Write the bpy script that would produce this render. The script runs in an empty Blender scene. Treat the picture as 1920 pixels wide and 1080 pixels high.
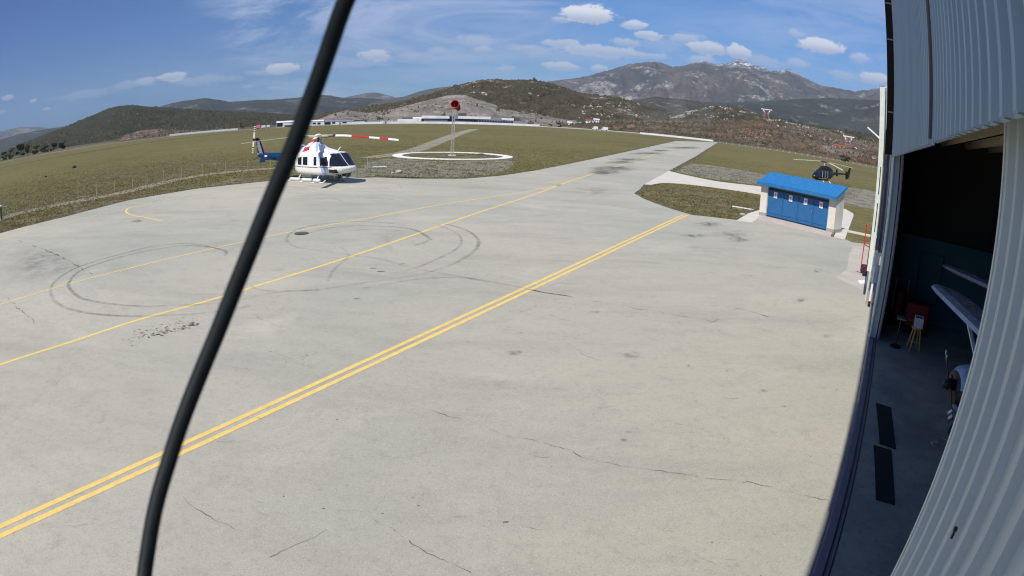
import bpy, bmesh, math, random
import numpy as np
from mathutils import Vector, Matrix, noise as mnoise
from mathutils.geometry import tessellate_polygon
random.seed(7)
C = bpy.context.scene.collection
sc = bpy.context.scene
R = math.radians
# ------------------------------------------------------------------ camera (wide security-camera lens)
LENS_F, LENS_K3, PITCH, ROLL, CAMH = 1.22128082, 0.06808668, 0.27303955, 0.04074952, 5.5
c_, s_ = math.cos(PITCH), math.sin(PITCH)
M0 = Matrix(((1, 0, 0), (0, s_, -c_), (0, c_, s_)))
c_, s_ = math.cos(ROLL), math.sin(ROLL)
MCAM = M0 @ Matrix(((c_, -s_, 0), (s_, c_, 0), (0, 0, 1)))
cam = bpy.data.cameras.new('camera')
camo = bpy.data.objects.new('camera', cam)
C.objects.link(camo)
cam.type = 'PANO'
cam.panorama_type = 'FISHEYE_LENS_POLYNOMIAL'
cam.sensor_fit = 'HORIZONTAL'
cam.sensor_width = 36
cam.sensor_height = 20.25
cam.fisheye_fov = R(180)
cam.fisheye_polynomial_k0 = 0
cam.fisheye_polynomial_k1 = -1 / LENS_F / 18
cam.fisheye_polynomial_k2 = 0
cam.fisheye_polynomial_k3 = -LENS_K3 / 18 ** 3
cam.fisheye_polynomial_k4 = 0
cam.clip_start = 0.02
cam.clip_end = 60000
cam.dof.use_dof = True
cam.dof.focus_distance = 60
cam.lens = 18
cam.dof.aperture_fstop = 6.5
camo.matrix_world = Matrix.Translation((0, 0, CAMH)) @ MCAM.to_4x4()
sc.camera = camo


def ray(x, y):
    dx, dy = (x - 960) / 960, -(y - 540) / 960
    r = math.hypot(dx, dy)
    t = r / LENS_F + LENS_K3 * r ** 3
    a = math.atan2(dy, dx)
    return MCAM @ Vector((math.sin(t) * math.cos(a), math.sin(t) * math.sin(a), -math.cos(t)))


def G(x, y, z=0.0):
    """survey: the point at height z seen at photo position x, y"""
    v = ray(x, y)
    k = (z - CAMH) / v.z
    return Vector((v.x * k, v.y * k, z))


def AE(x, y):
    v = ray(x, y)
    return math.degrees(math.atan2(v.x, v.y)), math.degrees(math.asin(v.z))


def FW(x, y, D):
    v = ray(x, y)
    k = D / math.hypot(v.x, v.y)
    return Vector((v.x * k, v.y * k, CAMH + v.z * k))


HD = Vector((0.56796, 0.82305, 0))      # direction along the hangar front
HN = Vector((0.82305, -0.56796, 0))     # into the hangar
HROT = math.atan2(HD.y, HD.x)


def P(s, o, z=0.0):
    return HD * s + HN * o + Vector((0, 0, z))


# ------------------------------------------------------------------ objects
def tag(o, label=None, cat=None, group=None, kind=None):
    if label: o['label'] = label
    if cat: o['category'] = cat
    if group: o['group'] = group
    if kind: o['kind'] = kind
    return o


def empty(name, loc=(0, 0, 0), rz=0.0, label=None, cat=None, group=None):
    o = bpy.data.objects.new(name, None)
    C.objects.link(o)
    o.location = loc
    o.rotation_euler = (0, 0, rz)
    o.empty_display_size = 0.3
    return tag(o, label, cat, group)


class MB:
    """collects shapes and links them as one mesh object"""

    def __init__(s):
        s.v, s.f, s.m = [], [], []
        s.mi = 0

    def poly(s, pts):
        b = len(s.v)
        s.v += [tuple(p) for p in pts]
        s.f.append(tuple(range(b, b + len(pts))))
        s.m.append(s.mi)
        return s

    def raw(s, vs, fs):
        b = len(s.v)
        s.v += [tuple(p) for p in vs]
        s.f += [tuple(i + b for i in f) for f in fs]
        s.m += [s.mi] * len(fs)
        return s

    def box(s, x0, x1, y0, y1, z0, z1):
        return s.raw([(x0, y0, z0), (x1, y0, z0), (x1, y1, z0), (x0, y1, z0), (x0, y0, z1), (x1, y0, z1), (x1, y1, z1), (x0, y1, z1)],
                     [(0, 3, 2, 1), (4, 5, 6, 7), (0, 1, 5, 4), (1, 2, 6, 5), (2, 3, 7, 6), (3, 0, 4, 7)])

    def obox(s, o, ax, ay, az, x0, x1, y0, y1, z0, z1):
        pts = [o + ax * a + ay * b + az * c for c in (z0, z1) for a, b in ((x0, y0), (x1, y0), (x1, y1), (x0, y1))]
        return s.raw(pts, [(0, 3, 2, 1), (4, 5, 6, 7), (0, 1, 5, 4), (1, 2, 6, 5), (2, 3, 7, 6), (3, 0, 4, 7)])

    def beam(s, a, b, w, h=None, up=Vector((0, 0, 1))):
        a, b = Vector(a), Vector(b)
        h = h or w
        d = (b - a).normalized()
        x = d.cross(up)
        if x.length < 1e-3: x = d.cross(Vector((1, 0, 0)))
        x.normalize()
        y = x.cross(d)
        return s.obox(a, x, d, y, -w / 2, w / 2, 0, (b - a).length, -h / 2, h / 2)

    def tube(s, pts, rad, n=8, cap=True):
        pts = [Vector(p) for p in pts]
        rs = rad if isinstance(rad, (list, tuple)) else [rad] * len(pts)
        vs, fs = [], []
        px = None
        for i, p in enumerate(pts):
            d = (pts[min(i + 1, len(pts) - 1)] - pts[max(i - 1, 0)]).normalized()
            if px is None:
                px = d.cross(Vector((0, 0, 1)))
                if px.length < 1e-3: px = d.cross(Vector((1, 0, 0)))
            px = (px - d * px.dot(d)).normalized()
            py = d.cross(px)
            for k in range(n):
                a = 2 * math.pi * k / n
                vs.append(p + (px * math.cos(a) + py * math.sin(a)) * rs[i])
        for i in range(len(pts) - 1):
            for k in range(n):
                k2 = (k + 1) % n
                fs.append((i * n + k, i * n + k2, (i + 1) * n + k2, (i + 1) * n + k))
        if cap:
            fs.append(tuple(reversed(range(n))))
            fs.append(tuple(range((len(pts) - 1) * n, len(pts) * n)))
        return s.raw(vs, fs)

    def ellipsoid(s, c, r, nu=14, nv=9, rot=None):
        c = Vector(c)
        vs, fs = [], []
        for j in range(nv + 1):
            t = math.pi * j / nv
            for i in range(nu):
                a = 2 * math.pi * i / nu
                v = Vector((r[0] * math.sin(t) * math.cos(a), r[1] * math.sin(t) * math.sin(a), r[2] * math.cos(t)))
                if rot: v = rot @ v
                vs.append(c + v)
        for j in range(nv):
            for i in range(nu):
                i2 = (i + 1) % nu
                fs.append((j * nu + i, (j + 1) * nu + i, (j + 1) * nu + i2, j * nu + i2))
        return s.raw(vs, fs)

    def prism(s, outline, axis, a, b):
        """outline 2D points extruded along axis (x, y or z) from a to b"""
        def m(p, t):
            return {'x': (t, p[0], p[1]), 'y': (p[0], t, p[1]), 'z': (p[0], p[1], t)}[axis]
        n = len(outline)
        vs = [m(p, a) for p in outline] + [m(p, b) for p in outline]
        fs = [tuple(range(n - 1, -1, -1)), tuple(range(n, 2 * n))] + [(i, (i + 1) % n, n + (i + 1) % n, n + i) for i in range(n)]
        return s.raw(vs, fs)

    def build(s, name, mats, parent=None, smooth=False, bevel=0, fix=True):
        me = bpy.data.meshes.new(name)
        me.from_pydata(s.v, [], s.f)
        if not isinstance(mats, (list, tuple)): mats = [mats]
        for m in mats: me.materials.append(m)
        if len(mats) > 1: me.polygons.foreach_set('material_index', s.m)
        if fix:
            bm = bmesh.new()
            bm.from_mesh(me)
            bmesh.ops.remove_doubles(bm, verts=bm.verts, dist=1e-5)
            bmesh.ops.recalc_face_normals(bm, faces=bm.faces)
            bm.to_mesh(me)
            bm.free()
        if smooth:
            me.polygons.foreach_set('use_smooth', [True] * len(me.polygons))
        o = bpy.data.objects.new(name, me)
        C.objects.link(o)
        if parent: o.parent = parent
        if bevel:
            b = o.modifiers.new('b', 'BEVEL')
            b.width = bevel
            b.segments = 2
            b.limit_method = 'ANGLE'
        if smooth == 'auto':
            try:
                me.set_sharp_from_angle(angle=R(35))
            except Exception:
                pass
        return o


def copy_tree(o, parent=None):
    c = o.copy()
    C.objects.link(c)
    c.parent = parent
    for ch in o.children: copy_tree(ch, c)
    return c


def sheet(name, pts, z, mat, parent=None, kind='structure', skirt=0.0):
    """flat ground sheet from an outline; optional vertical edge below it"""
    pts = [Vector((p[0], p[1], z)) for p in pts]
    tris = tessellate_polygon([pts])
    mb = MB()
    mb.raw(pts, [tuple(t) for t in tris])
    if skirt:
        n = len(pts)
        mb.raw(pts + [p - Vector((0, 0, skirt)) for p in pts], [(i, (i + 1) % n, n + (i + 1) % n, n + i) for i in range(n)])
    o = mb.build(name, mat, parent, fix=False)
    bm = bmesh.new()
    bm.from_mesh(o.data)
    for f in bm.faces:
        f.normal_update()
        if f.normal.z < -0.1: f.normal_flip()
    bm.to_mesh(o.data)
    bm.free()
    if kind: o['kind'] = kind
    return o


def smooth_path(pts, step=0.5):
    """Catmull-Rom through 2D points"""
    pts = [Vector((p[0], p[1])) for p in pts]
    out = []
    n = len(pts)
    for i in range(n - 1):
        p0, p1, p2, p3 = pts[max(i - 1, 0)], pts[i], pts[i + 1], pts[min(i + 2, n - 1)]
        k = max(1, int((p2 - p1).length / step))
        for j in range(k):
            t = j / k
            out.append(0.5 * ((2 * p1) + (p2 - p0) * t + (2 * p0 - 5 * p1 + 4 * p2 - p3) * t * t + (3 * p1 - p0 - 3 * p2 + p3) * t ** 3))
    out.append(pts[-1])
    return out


def ribbon(mb, path, w, z):
    path = [Vector((p[0], p[1])) for p in path]
    n = len(path)
    ws = w if isinstance(w, (list, tuple)) else [w] * n
    vs = []
    for i, p in enumerate(path):
        d = path[min(i + 1, n - 1)] - path[max(i - 1, 0)]
        d.normalize()
        q = Vector((-d.y, d.x)) * ws[i] / 2
        vs += [(p.x + q.x, p.y + q.y, z), (p.x - q.x, p.y - q.y, z)]
    mb.raw(vs, [(2 * i + 1, 2 * i + 3, 2 * i + 2, 2 * i) for i in range(n - 1)])


# ------------------------------------------------------------------ materials
def srgb(r, g, b):
    f = lambda c: (c / 12.92 if c <= 0.04045 else ((c + 0.055) / 1.055) ** 2.4)
    return (f(r / 255), f(g / 255), f(b / 255), 1)


class NT:
    def __init__(s, name):
        s.mat = bpy.data.materials.new(name)
        s.mat.use_nodes = True
        s.t = s.mat.node_tree
        s.p = s.t.nodes['Principled BSDF']
        s.geo = None

    def n(s, typ, ins=None, **kw):
        nd = s.t.nodes.new(typ)
        for k, v in kw.items(): setattr(nd, k, v)
        if ins:
            for k, v in ins.items():
                if isinstance(v, bpy.types.NodeSocket): s.t.links.new(v, nd.inputs[k])
                else: nd.inputs[k].default_value = v
        return nd

    def pos(s):
        if s.geo is None: s.geo = s.n('ShaderNodeNewGeometry')
        return s.geo.outputs['Position']

    def noise(s, scale, detail=4, rough=0.55, vec=None, stretch=None, dist=0.0):
        v = vec if vec is not None else s.pos()
        if stretch:
            v = s.n('ShaderNodeVectorMath', {0: v, 1: stretch}, operation='MULTIPLY').outputs[0]
        return s.n('ShaderNodeTexNoise', {'Vector': v, 'Scale': scale, 'Detail': detail, 'Roughness': rough, 'Distortion': dist}).outputs['Fac']

    def ramp(s, fac, a, b, lo=0.0, hi=1.0):
        return s.n('ShaderNodeMapRange', {0: fac, 1: a, 2: b, 3: lo, 4: hi}).outputs[0]

    def mix(s, fac, a, b):
        return s.n('ShaderNodeMix', {0: fac, 6: a, 7: b}, data_type='RGBA').outputs[2]

    def mul(s, a, b):
        return s.n('ShaderNodeMath', {0: a, 1: b}, operation='MULTIPLY').outputs[0]

    def op(s, o, a, b=0.0):
        return s.n('ShaderNodeMath', {0: a, 1: b}, operation=o).outputs[0]

    def set(s, k, v):
        if isinstance(v, bpy.types.NodeSocket): s.t.links.new(v, s.p.inputs[k])
        else: s.p.inputs[k].default_value = v
        return s

    def bump(s, h, dist=0.01, strength=0.5):
        b = s.n('ShaderNodeBump', {'Height': h, 'Distance': dist, 'Strength': strength})
        return s.set('Normal', b.outputs[0])


def paint(name, col, rough=0.5, metal=0.0, var=0.12, scale=3.0, spec=0.4, dirt=None):
    """painted or plain surface with slight mottling and optional dirt colour"""
    n = NT(name)
    a = tuple(c * (1 - var) for c in col[:3]) + (1,)
    b = tuple(min(1, c * (1 + var)) for c in col[:3]) + (1,)
    tc = n.n('ShaderNodeTexCoord').outputs['Object']
    f = n.noise(scale, 5, 0.6, vec=tc)
    col_s = n.mix(n.ramp(f, 0.3, 0.7), a, b)
    if dirt:
        g = n.noise(scale * 0.6, 6, 0.7, vec=tc, stretch=(1, 1, 0.35))
        col_s = n.mix(n.ramp(g, 0.56, 0.8, 0, 0.7), col_s, dirt)
    n.set('Base Color', col_s)
    n.set('Roughness', n.ramp(f, 0.2, 0.8, max(0, rough - 0.08), min(1, rough + 0.08)))
    n.set('Metallic', metal)
    n.set('Specular IOR Level', spec)
    return n.mat


M_WHITE = paint('white_paint', (0.78, 0.79, 0.78), 0.4, dirt=(0.5, 0.48, 0.42, 1))
M_GLASS = paint('dark_glass', (0.012, 0.014, 0.025), 0.08, var=0.1, spec=0.6)
M_BLACK = paint('black_paint', (0.02, 0.02, 0.022), 0.45)
M_RUBBER = paint('black_rubber', (0.018, 0.018, 0.018), 0.75)
M_STEEL = paint('steel', (0.35, 0.35, 0.35), 0.45, 0.6)
M_RED = paint('red_paint', srgb(205, 30, 30)[:3], 0.45)
M_CONC = paint('pale_concrete', (0.56, 0.53, 0.46), 0.9, var=0.1, scale=1.5, dirt=(0.3, 0.28, 0.23, 1))
# ------------------------------------------------------------------ apron and field
def px(path, z=0.0):
    return [G(a, b, z) for a, b in path]


def apron_mat():
    n = NT('apron_concrete')
    big = n.noise(0.06, 4, 0.6)
    c = n.mix(n.ramp(big, 0.38, 0.64), (0.385, 0.378, 0.325, 1), (0.485, 0.447, 0.37, 1))
    # drifted dust and washed-out streaks
    c = n.mix(n.ramp(n.noise(0.33, 8, 0.72, stretch=(0.35, 1, 1)), 0.47, 0.68, 0, 0.55), c, (0.29, 0.278, 0.25, 1))
    c = n.mix(n.ramp(n.noise(0.21, 7, 0.7, stretch=(0.5, 1, 1), dist=0.8), 0.55, 0.68, 0, 0.6), c, (0.54, 0.50, 0.43, 1))
    c = n.mix(n.ramp(n.noise(1.3, 8, 0.75, dist=0.5), 0.53, 0.72, 0, 0.5), c, (0.3, 0.285, 0.255, 1))
    c = n.mix(n.ramp(n.noise(0.12, 9, 0.78, dist=1.2), 0.59, 0.70, 0, 0.5), c, (0.26, 0.25, 0.225, 1))
    # aggregate
    c = n.mix(n.ramp(n.noise(7, 6, 0.85), 0.5, 0.68, 0, 0.35), c, (0.23, 0.22, 0.2, 1))
    c = n.mix(n.ramp(n.noise(30, 3, 0.7), 0.55, 0.66, 0, 0.42), c, (0.22, 0.215, 0.195, 1))
    c = n.mix(n.ramp(n.noise(38, 2, 0.6), 0.58, 0.68, 0, 0.32), c, (0.66, 0.64, 0.58, 1))
    vor = n.n('ShaderNodeTexVoronoi', {'Vector': n.pos(), 'Scale': 2.6}, feature='F1').outputs['Distance']
    c = n.mix(n.op('MULTIPLY', n.ramp(vor, 0.045, 0.03), n.ramp(n.noise(0.5, 4), 0.54, 0.6)), c, (0.1, 0.1, 0.1, 1))
    c = n.n('ShaderNodeVectorMath', {0: c, 1: (0.99, 0.99, 0.955)}, operation='MULTIPLY').outputs[0]
    n.set('Base Color', c).set('Roughness', 0.9).set('Specular IOR Level', 0.2)
    n.bump(n.op('ADD', n.noise(45, 3, 0.7), n.mul(n.noise(1.3, 6, 0.7), 2.0)), 0.006, 0.5)
    return n.mat


def grass_mat(name='field_grass', far=True):
    n = NT(name)
    pos = n.pos()
    a = n.noise(0.02, 5, 0.6)
    b = n.noise(0.25, 6, 0.7, stretch=(1, 0.6, 1))
    f = n.noise(1.1, 10, 0.82)
    g = n.noise(14, 4, 0.75)
    c = n.mix(n.ramp(a, 0.42, 0.58), (0.118, 0.112, 0.032, 1), (0.172, 0.142, 0.048, 1))
    c = n.mix(n.ramp(b, 0.42, 0.66, 0, 0.6), c, (0.215, 0.178, 0.085, 1))
    c = n.mix(n.ramp(f, 0.47, 0.60, 0, 0.75), c, (0.055, 0.058, 0.019, 1))
    c = n.mix(n.ramp(n.noise(0.7, 9, 0.82), 0.53, 0.61, 0, 0.75), c, (0.22, 0.18, 0.09, 1))
    c = n.mix(n.ramp(g, 0.5, 0.66, 0, 0.55), c, (0.27, 0.24, 0.15, 1))
    c = n.mix(n.ramp(n.noise(6, 5, 0.8), 0.56, 0.66, 0, 0.8), c, (0.045, 0.05, 0.018, 1))
    if far:
        ln = n.n('ShaderNodeVectorMath', {0: pos}, operation='LENGTH').outputs['Value']
        scrub = n.mix(n.ramp(n.noise(0.01, 8, 0.7), 0.42, 0.6), (0.16, 0.13, 0.09, 1), (0.06, 0.06, 0.035, 1))
        c = n.mix(n.ramp(ln, 495, 520), c, scrub)
    n.set('Base Color', c).set('Roughness', 0.95).set('Specular IOR Level', 0.1)
    n.bump(n.op('ADD', n.noise(7, 5, 0.8), n.mul(g, 0.4)), 0.04, 0.6)
    return n.mat


def patchy(name, cols, edge_scale, lo, hi, scale=2.0, rough=0.95, amt=1.0, bump=0.05):
    """ground stuff whose cover thins out in noise-shaped gaps"""
    n = NT(name)
    c = n.mix(n.ramp(n.noise(scale, 6, 0.75), 0.4, 0.6), cols[0], cols[1])
    c = n.mix(n.ramp(n.noise(scale * 7, 4, 0.8), 0.5, 0.65, 0, 0.7), c, cols[2])
    n.set('Base Color', c).set('Roughness', rough).set('Specular IOR Level', 0.1)
    n.set('Alpha', n.ramp(n.noise(edge_scale, 6, 0.75), lo, hi, 0, amt))
    n.bump(n.noise(scale * 6, 4, 0.8), bump, 0.7)
    return n.mat


M_APRON = apron_mat()
M_GRASS = grass_mat()
gmb = MB()
gmb.poly([(-14000, -3000, 0), (14000, -3000, 0), (14000, 14000, 0), (-14000, 14000, 0)])
ground = gmb.build('ground', M_GRASS)
tag(ground, kind='structure')

APZ = 0.06
left_edge = [(0, 439), (122, 408), (241, 377), (363, 356), (480, 343), (560, 335.5), (620, 332), (682, 333), (780, 336.5), (870, 336.5), (936, 331), (1000, 321.5),
             (1060, 309.5), (1120, 297), (1180, 284), (1225, 274), (1268, 264.5)]
right_edge = [(1346, 267.2), (1302.5, 294.5), (1254, 321.5)]
shed_side = [(1210, 346), (1189, 364), (1206, 373.6), (1240.6, 387), (1295.6, 404.5), (1344, 409.7), (1385, 414.5), (1421, 411), (1557, 445), (1584, 450), (1598, 456), (1640, 461)]
g_left = [G(*p) for p in left_edge]
g_left = [Vector((-150, -60, 0)), Vector((-40.5, 16, 0)), Vector((-37.5, 22, 0))] + g_left
g_right = [G(*p) for p in right_edge] + [G(*p) for p in shed_side]
apron_outline = g_left + g_right + [P(36, -0.3), P(36, 1.5), P(19, 1.5), P(19, 0.365), P(-14, 0.365), P(-14, -60)]
# gentle irregular densification of the grass border
dense = []
for i, p in enumerate(apron_outline):
    q = apron_outline[(i + 1) % len(apron_outline)]
    k = max(1, min(40, int((q - p).length / 1.2)))
    if i >= len(g_left) + len(g_right) - 1 or i < 2: k = 1
    nrm = Vector((-(q - p).y, (q - p).x, 0)).normalized()
    for j in range(k):
        w = p.lerp(q, j / k)
        if 0 < j: w = w + nrm * (mnoise.noise(w * 0.8) * 0.16)
        dense.append(w)
sheet('apron', dense, APZ, M_APRON, skirt=0.08)
apron_poly = np.array([(p.x, p.y) for p in dense])

# pale concrete path and pads round the shed
M_PATH = paint('path_concrete', (0.6, 0.56, 0.48), 0.9, var=0.08, scale=0.8, dirt=(0.42, 0.38, 0.3, 1))
up = smooth_path(px([(1254, 321.5), (1268, 325), (1285, 329), (1344, 341), (1424, 350.5), (1470, 357)]), 1.0)
lo = smooth_path(px([(1470, 373), (1424, 365), (1344, 353), (1285, 346), (1246, 344), (1222, 347.5), (1209, 346.5)]), 1.0)
sheet('shed_path', up + lo, 0.075, M_PATH, skirt=0.06)
sheet('shed_pad', px([(1381, 415.5), (1403, 402), (1424, 395.5), (1424, 410), (1411, 419)]), 0.085, M_PATH, skirt=0.08)
sheet('shed_pad', px([(1563.5, 446), (1572, 425), (1574, 413), (1571, 405), (1574, 391), (1585, 393.5), (1600, 402), (1600, 407), (1597, 415), (1584, 450.5)]), 0.085, M_PATH, skirt=0.08)
M_LIP = paint('pinkish_concrete', (0.5, 0.43, 0.38), 0.9, var=0.1, scale=1.0, dirt=(0.33, 0.28, 0.24, 1))
sheet('shed_step', px([(1419, 412), (1424, 405), (1560, 438.5), (1557, 446.5)]), 0.10, M_LIP, skirt=0.1)
M_PAV = paint('beige_concrete', (0.47, 0.43, 0.36), 0.9, var=0.1, scale=1.0, dirt=(0.33, 0.29, 0.24, 1))
sheet('wall_pavement', px([(1566, 522), (1588, 508), (1592, 478), (1600, 464), (1640, 463), (1640, 552), (1612, 545)]), 0.068, M_PAV, skirt=0.01)
mb = MB()
mb.obox(G(1620, 441), HD, HN, Vector((0, 0, 1)), -0.35, 0.35, -1.6, 1.6, 0.0, 0.1)
tag(mb.build('concrete_slab', M_CONC, bevel=0.01), 'pale narrow concrete slab lying in the grass right of the blue shed', 'slab')

# gravel and worn tracks in the field
M_GRAVEL = patchy('gravel_patch', [(0.30, 0.28, 0.23, 1), (0.2, 0.19, 0.14, 1), (0.09, 0.085, 0.05, 1)], 0.4, 0.34, 0.48, scale=1.3)
M_TRACK = patchy('dirt_track', [(0.36, 0.33, 0.25, 1), (0.27, 0.25, 0.18, 1), (0.13, 0.12, 0.07, 1)], 0.35, 0.3, 0.46, scale=0.9)
M_DRY = patchy('dry_grass', [(0.25, 0.21, 0.12, 1), (0.15, 0.13, 0.06, 1), (0.07, 0.065, 0.03, 1)], 0.35, 0.36, 0.54, scale=1.7)
mb = MB()
trk = smooth_path(px([(-20, 418), (30, 401), (122, 382), (240, 359), (320, 339), (400, 326), (470, 319), (520, 315), (560, 312)]), 2)
ribbon(mb, trk, 2.5, 0.012)
tag(mb.build('gravel_path', M_TRACK, fix=False), kind='structure')
mb = MB()
t2 = smooth_path(px([(690, 296), (750, 288), (780, 281), (805, 272), (830, 262), (862, 250), (890, 242)]), 4)
ribbon(mb, t2, [3.2 + 1.2 * (i / len(t2)) for i in range(len(t2))], 0.012)
tag(mb.build('dirt_track', M_TRACK, fix=False), kind='structure')
def blob_sheet(name, path, z, mat):
    pts = smooth_path(px(path + path[:1]), 2)[:-1]
    return sheet(name, pts, z, mat)
blob_sheet('gravel_patch', [(660, 325), (690, 305), (740, 297), (830, 303), (950, 301), (960, 312), (930, 325), (880, 332), (780, 332), (720, 329)], 0.008, M_GRAVEL)
blob_sheet('gravel_patch', [(1265, 322), (1300, 307), (1360, 314), (1430, 326), (1500, 338), (1600, 352), (1640, 360), (1640, 392), (1590, 385), (1440, 350), (1350, 338)], 0.008, M_GRAVEL)
blob_sheet('dry_grass_patch', [(-20, 445), (-20, 425), (130, 392), (300, 355), (480, 330), (560, 325), (560, 334), (480, 341), (363, 354), (241, 375), (122, 406)], 0.016, M_DRY)
blob_sheet('gravel_patch', [(1196, 364), (1225, 350), (1290, 350), (1420, 368), (1420, 395), (1395, 404), (1380, 412), (1300, 402), (1240, 385)], 0.010, M_DRY)
blob_sheet('dry_grass_patch', [(700, 300), (735, 290), (760, 283), (850, 282), (960, 288), (975, 300), (850, 304), (745, 300)], 0.006, M_DRY)
blob_sheet('dry_grass_patch', [(480, 333), (560, 318), (640, 312), (700, 316), (700, 331), (600, 331)], 0.010, M_GRAVEL)

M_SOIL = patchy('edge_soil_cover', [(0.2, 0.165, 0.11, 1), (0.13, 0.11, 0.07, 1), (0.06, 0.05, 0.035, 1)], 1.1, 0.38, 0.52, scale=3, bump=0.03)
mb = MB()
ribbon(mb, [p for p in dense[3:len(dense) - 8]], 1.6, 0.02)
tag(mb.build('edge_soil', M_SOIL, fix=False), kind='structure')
M_EARTH = patchy('bare_patch', [(0.27, 0.22, 0.14, 1), (0.2, 0.165, 0.1, 1), (0.1, 0.09, 0.05, 1)], 0.16, 0.5, 0.62, scale=1.2)
blob_sheet('bare_earth', [(1200, 366), (1230, 352), (1300, 352), (1420, 370), (1420, 392), (1380, 410), (1300, 400), (1235, 383)], 0.0115, M_EARTH)
blob_sheet('bare_earth', [(300, 366), (480, 340), (500, 322), (400, 330), (240, 362), (60, 404), (60, 420)], 0.0185, M_EARTH)
blob_sheet('bare_earth', [(-20, 430), (60, 400), (240, 352), (400, 322), (480, 316), (480, 300), (330, 300), (200, 320), (60, 352), (-20, 372)], 0.009, M_EARTH)
# far roads
M_ROAD = patchy('pale_road', [(0.42, 0.4, 0.36, 1), (0.36, 0.34, 0.3, 1), (0.25, 0.24, 0.2, 1)], 0.01, 0.0, 0.1, scale=0.05)
mb = MB()
rd = smooth_path([FW(a, b, D) for a, b, D in [(-60, 322, 430), (0, 307, 440), (120, 285, 455), (240, 263, 470), (320, 254, 475), (440, 243, 480), (520, 238, 480), (600, 235, 480),
                                            (700, 234.5, 480), (900, 238, 480), (1060, 243, 470), (1200, 254, 455), (1345, 268, 445), (1500, 287, 430), (1660, 310, 420), (1760, 322, 420)]], 15)
ribbon(mb, rd, 9, 0.02)
tag(mb.build('perimeter_road', M_ROAD, fix=False), kind='structure')
mb = MB()
rd = smooth_path([FW(a, b, D) for a, b, D in [(-60, 345, 255), (0, 326, 262), (120, 302, 275), (240, 282, 300), (400, 254, 350), (520, 242, 385)]], 15)
ribbon(mb, rd, 16, 0.02)
tag(mb.build('grass_runway', patchy('mown_strip', [(0.18, 0.165, 0.09, 1), (0.15, 0.14, 0.07, 1), (0.12, 0.12, 0.06, 1)], 0.02, 0.2, 0.5, scale=0.1, amt=0.7), fix=False), kind='structure')

# ------------------------------------------------------------------ markings
def marking_mat(name, col, wear):
    n = NT(name)
    c = n.mix(n.ramp(n.noise(6, 5, 0.7), 0.35, 0.7), col, tuple(x * 0.8 for x in col[:3]) + (1,))
    n.set('Base Color', c).set('Roughness', 0.8)
    a = n.op('MULTIPLY', n.ramp(n.noise(16, 5, 0.8), wear, wear + 0.06), n.ramp(n.noise(0.6, 4, 0.7), wear - 0.06, wear + 0.02, 0.45, 1))
    n.set('Alpha', a)
    return n.mat


M_YEL = marking_mat('yellow_line_paint', srgb(238, 204, 118), 0.31)
M_YEL2 = marking_mat('pale_yellow_line_paint', srgb(236, 205, 120), 0.31)
M_YEL3 = marking_mat('worn_yellow_line_paint', srgb(228, 204, 125), 0.35)
def line(path, w, mat, z=APZ + 0.004, straight=False, name='yellow_line'):
    mb = MB()
    g = px(path)
    ribbon(mb, g if straight else smooth_path(g, 0.6), w, z)
    return tag(mb.build(name, mat, fix=False), kind='structure')


# double line: a straight pair fitted through the survey points
a = G(302.6, 856.8); b = G(1131, 474.5)
dd = (b - a).normalized()
pn = Vector((dd.y, -dd.x, 0))
for off in (0.0, 0.262):
    mb = MB()
    pth = [a + pn * off + dd * t for t in np.linspace(-9, (G(1293, 406) - a).length, 120)]
    ribbon(mb, pth, 0.135, APZ + 0.004)
    tag(mb.build('yellow_line', M_YEL, fix=False), kind='structure')
line([(-60, 708), (0, 687.8), (140, 643), (263, 602.6), (422, 558), (640, 489.6), (780, 441.5), (900, 399.5), (1000, 366.7), (1068.8, 341), (1137.5, 318.6), (1206, 297), (1251, 282.5), (1285, 272)], 0.15, M_YEL2)
line([(-60, 590), (0, 574), (133, 534), (266, 500), (400, 468.5), (533, 439.6), (694, 410.5), (819, 387), (986, 361), (1060, 346)], 0.13, M_YEL3)
line([(-40, 463), (0, 449.7), (101, 424), (233, 394), (285, 382.5), (360, 366), (420, 358.5), (498, 348.5), (534, 348), (583, 353), (637.5, 360)], 0.13, M_YEL3)
line([(285, 381), (262, 385), (243, 391), (236.5, 399), (249, 405.6), (272, 409.5), (304.7, 416.8)], 0.16, M_YEL2, APZ + 0.008)
line([(267, 404), (286.5, 401)], 0.13, M_YEL3, straight=True)
line([(682, 337.8), (776, 344.5), (880, 348), (1000, 347.5), (1082, 337.5)], 0.13, M_YEL3, APZ + 0.008)
line([(1160, 309), (1182, 317)], 0.15, M_YEL3, APZ + 0.008, straight=True)

# tyre marks
def dark_mat(name, col, sc_, lo, hi, amt):
    n = NT(name)
    n.set('Base Color', col).set('Roughness', 0.8)
    n.set('Alpha', n.op('MULTIPLY', n.ramp(n.noise(sc_, 5, 0.8), lo, hi, 0, amt), n.ramp(n.noise(0.35, 3, 0.6), 0.3, 0.55, 0.35, 1)))
    return n.mat


M_SKID = dark_mat('tyre_mark', (0.09, 0.085, 0.085, 1), 3.0, 0.3, 0.6, 0.33)
M_SKID2 = dark_mat('faint_tyre_mark', (0.13, 0.125, 0.12, 1), 2.0, 0.35, 0.65, 0.27)
def marks(name, paths, w, mat, z):
    mb = MB()
    for k, p in enumerate(paths):
        ribbon(mb, smooth_path(px(p), 0.4), w, z + 0.0006 * k)
    return tag(mb.build(name, mat, fix=False), kind='structure')


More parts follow.
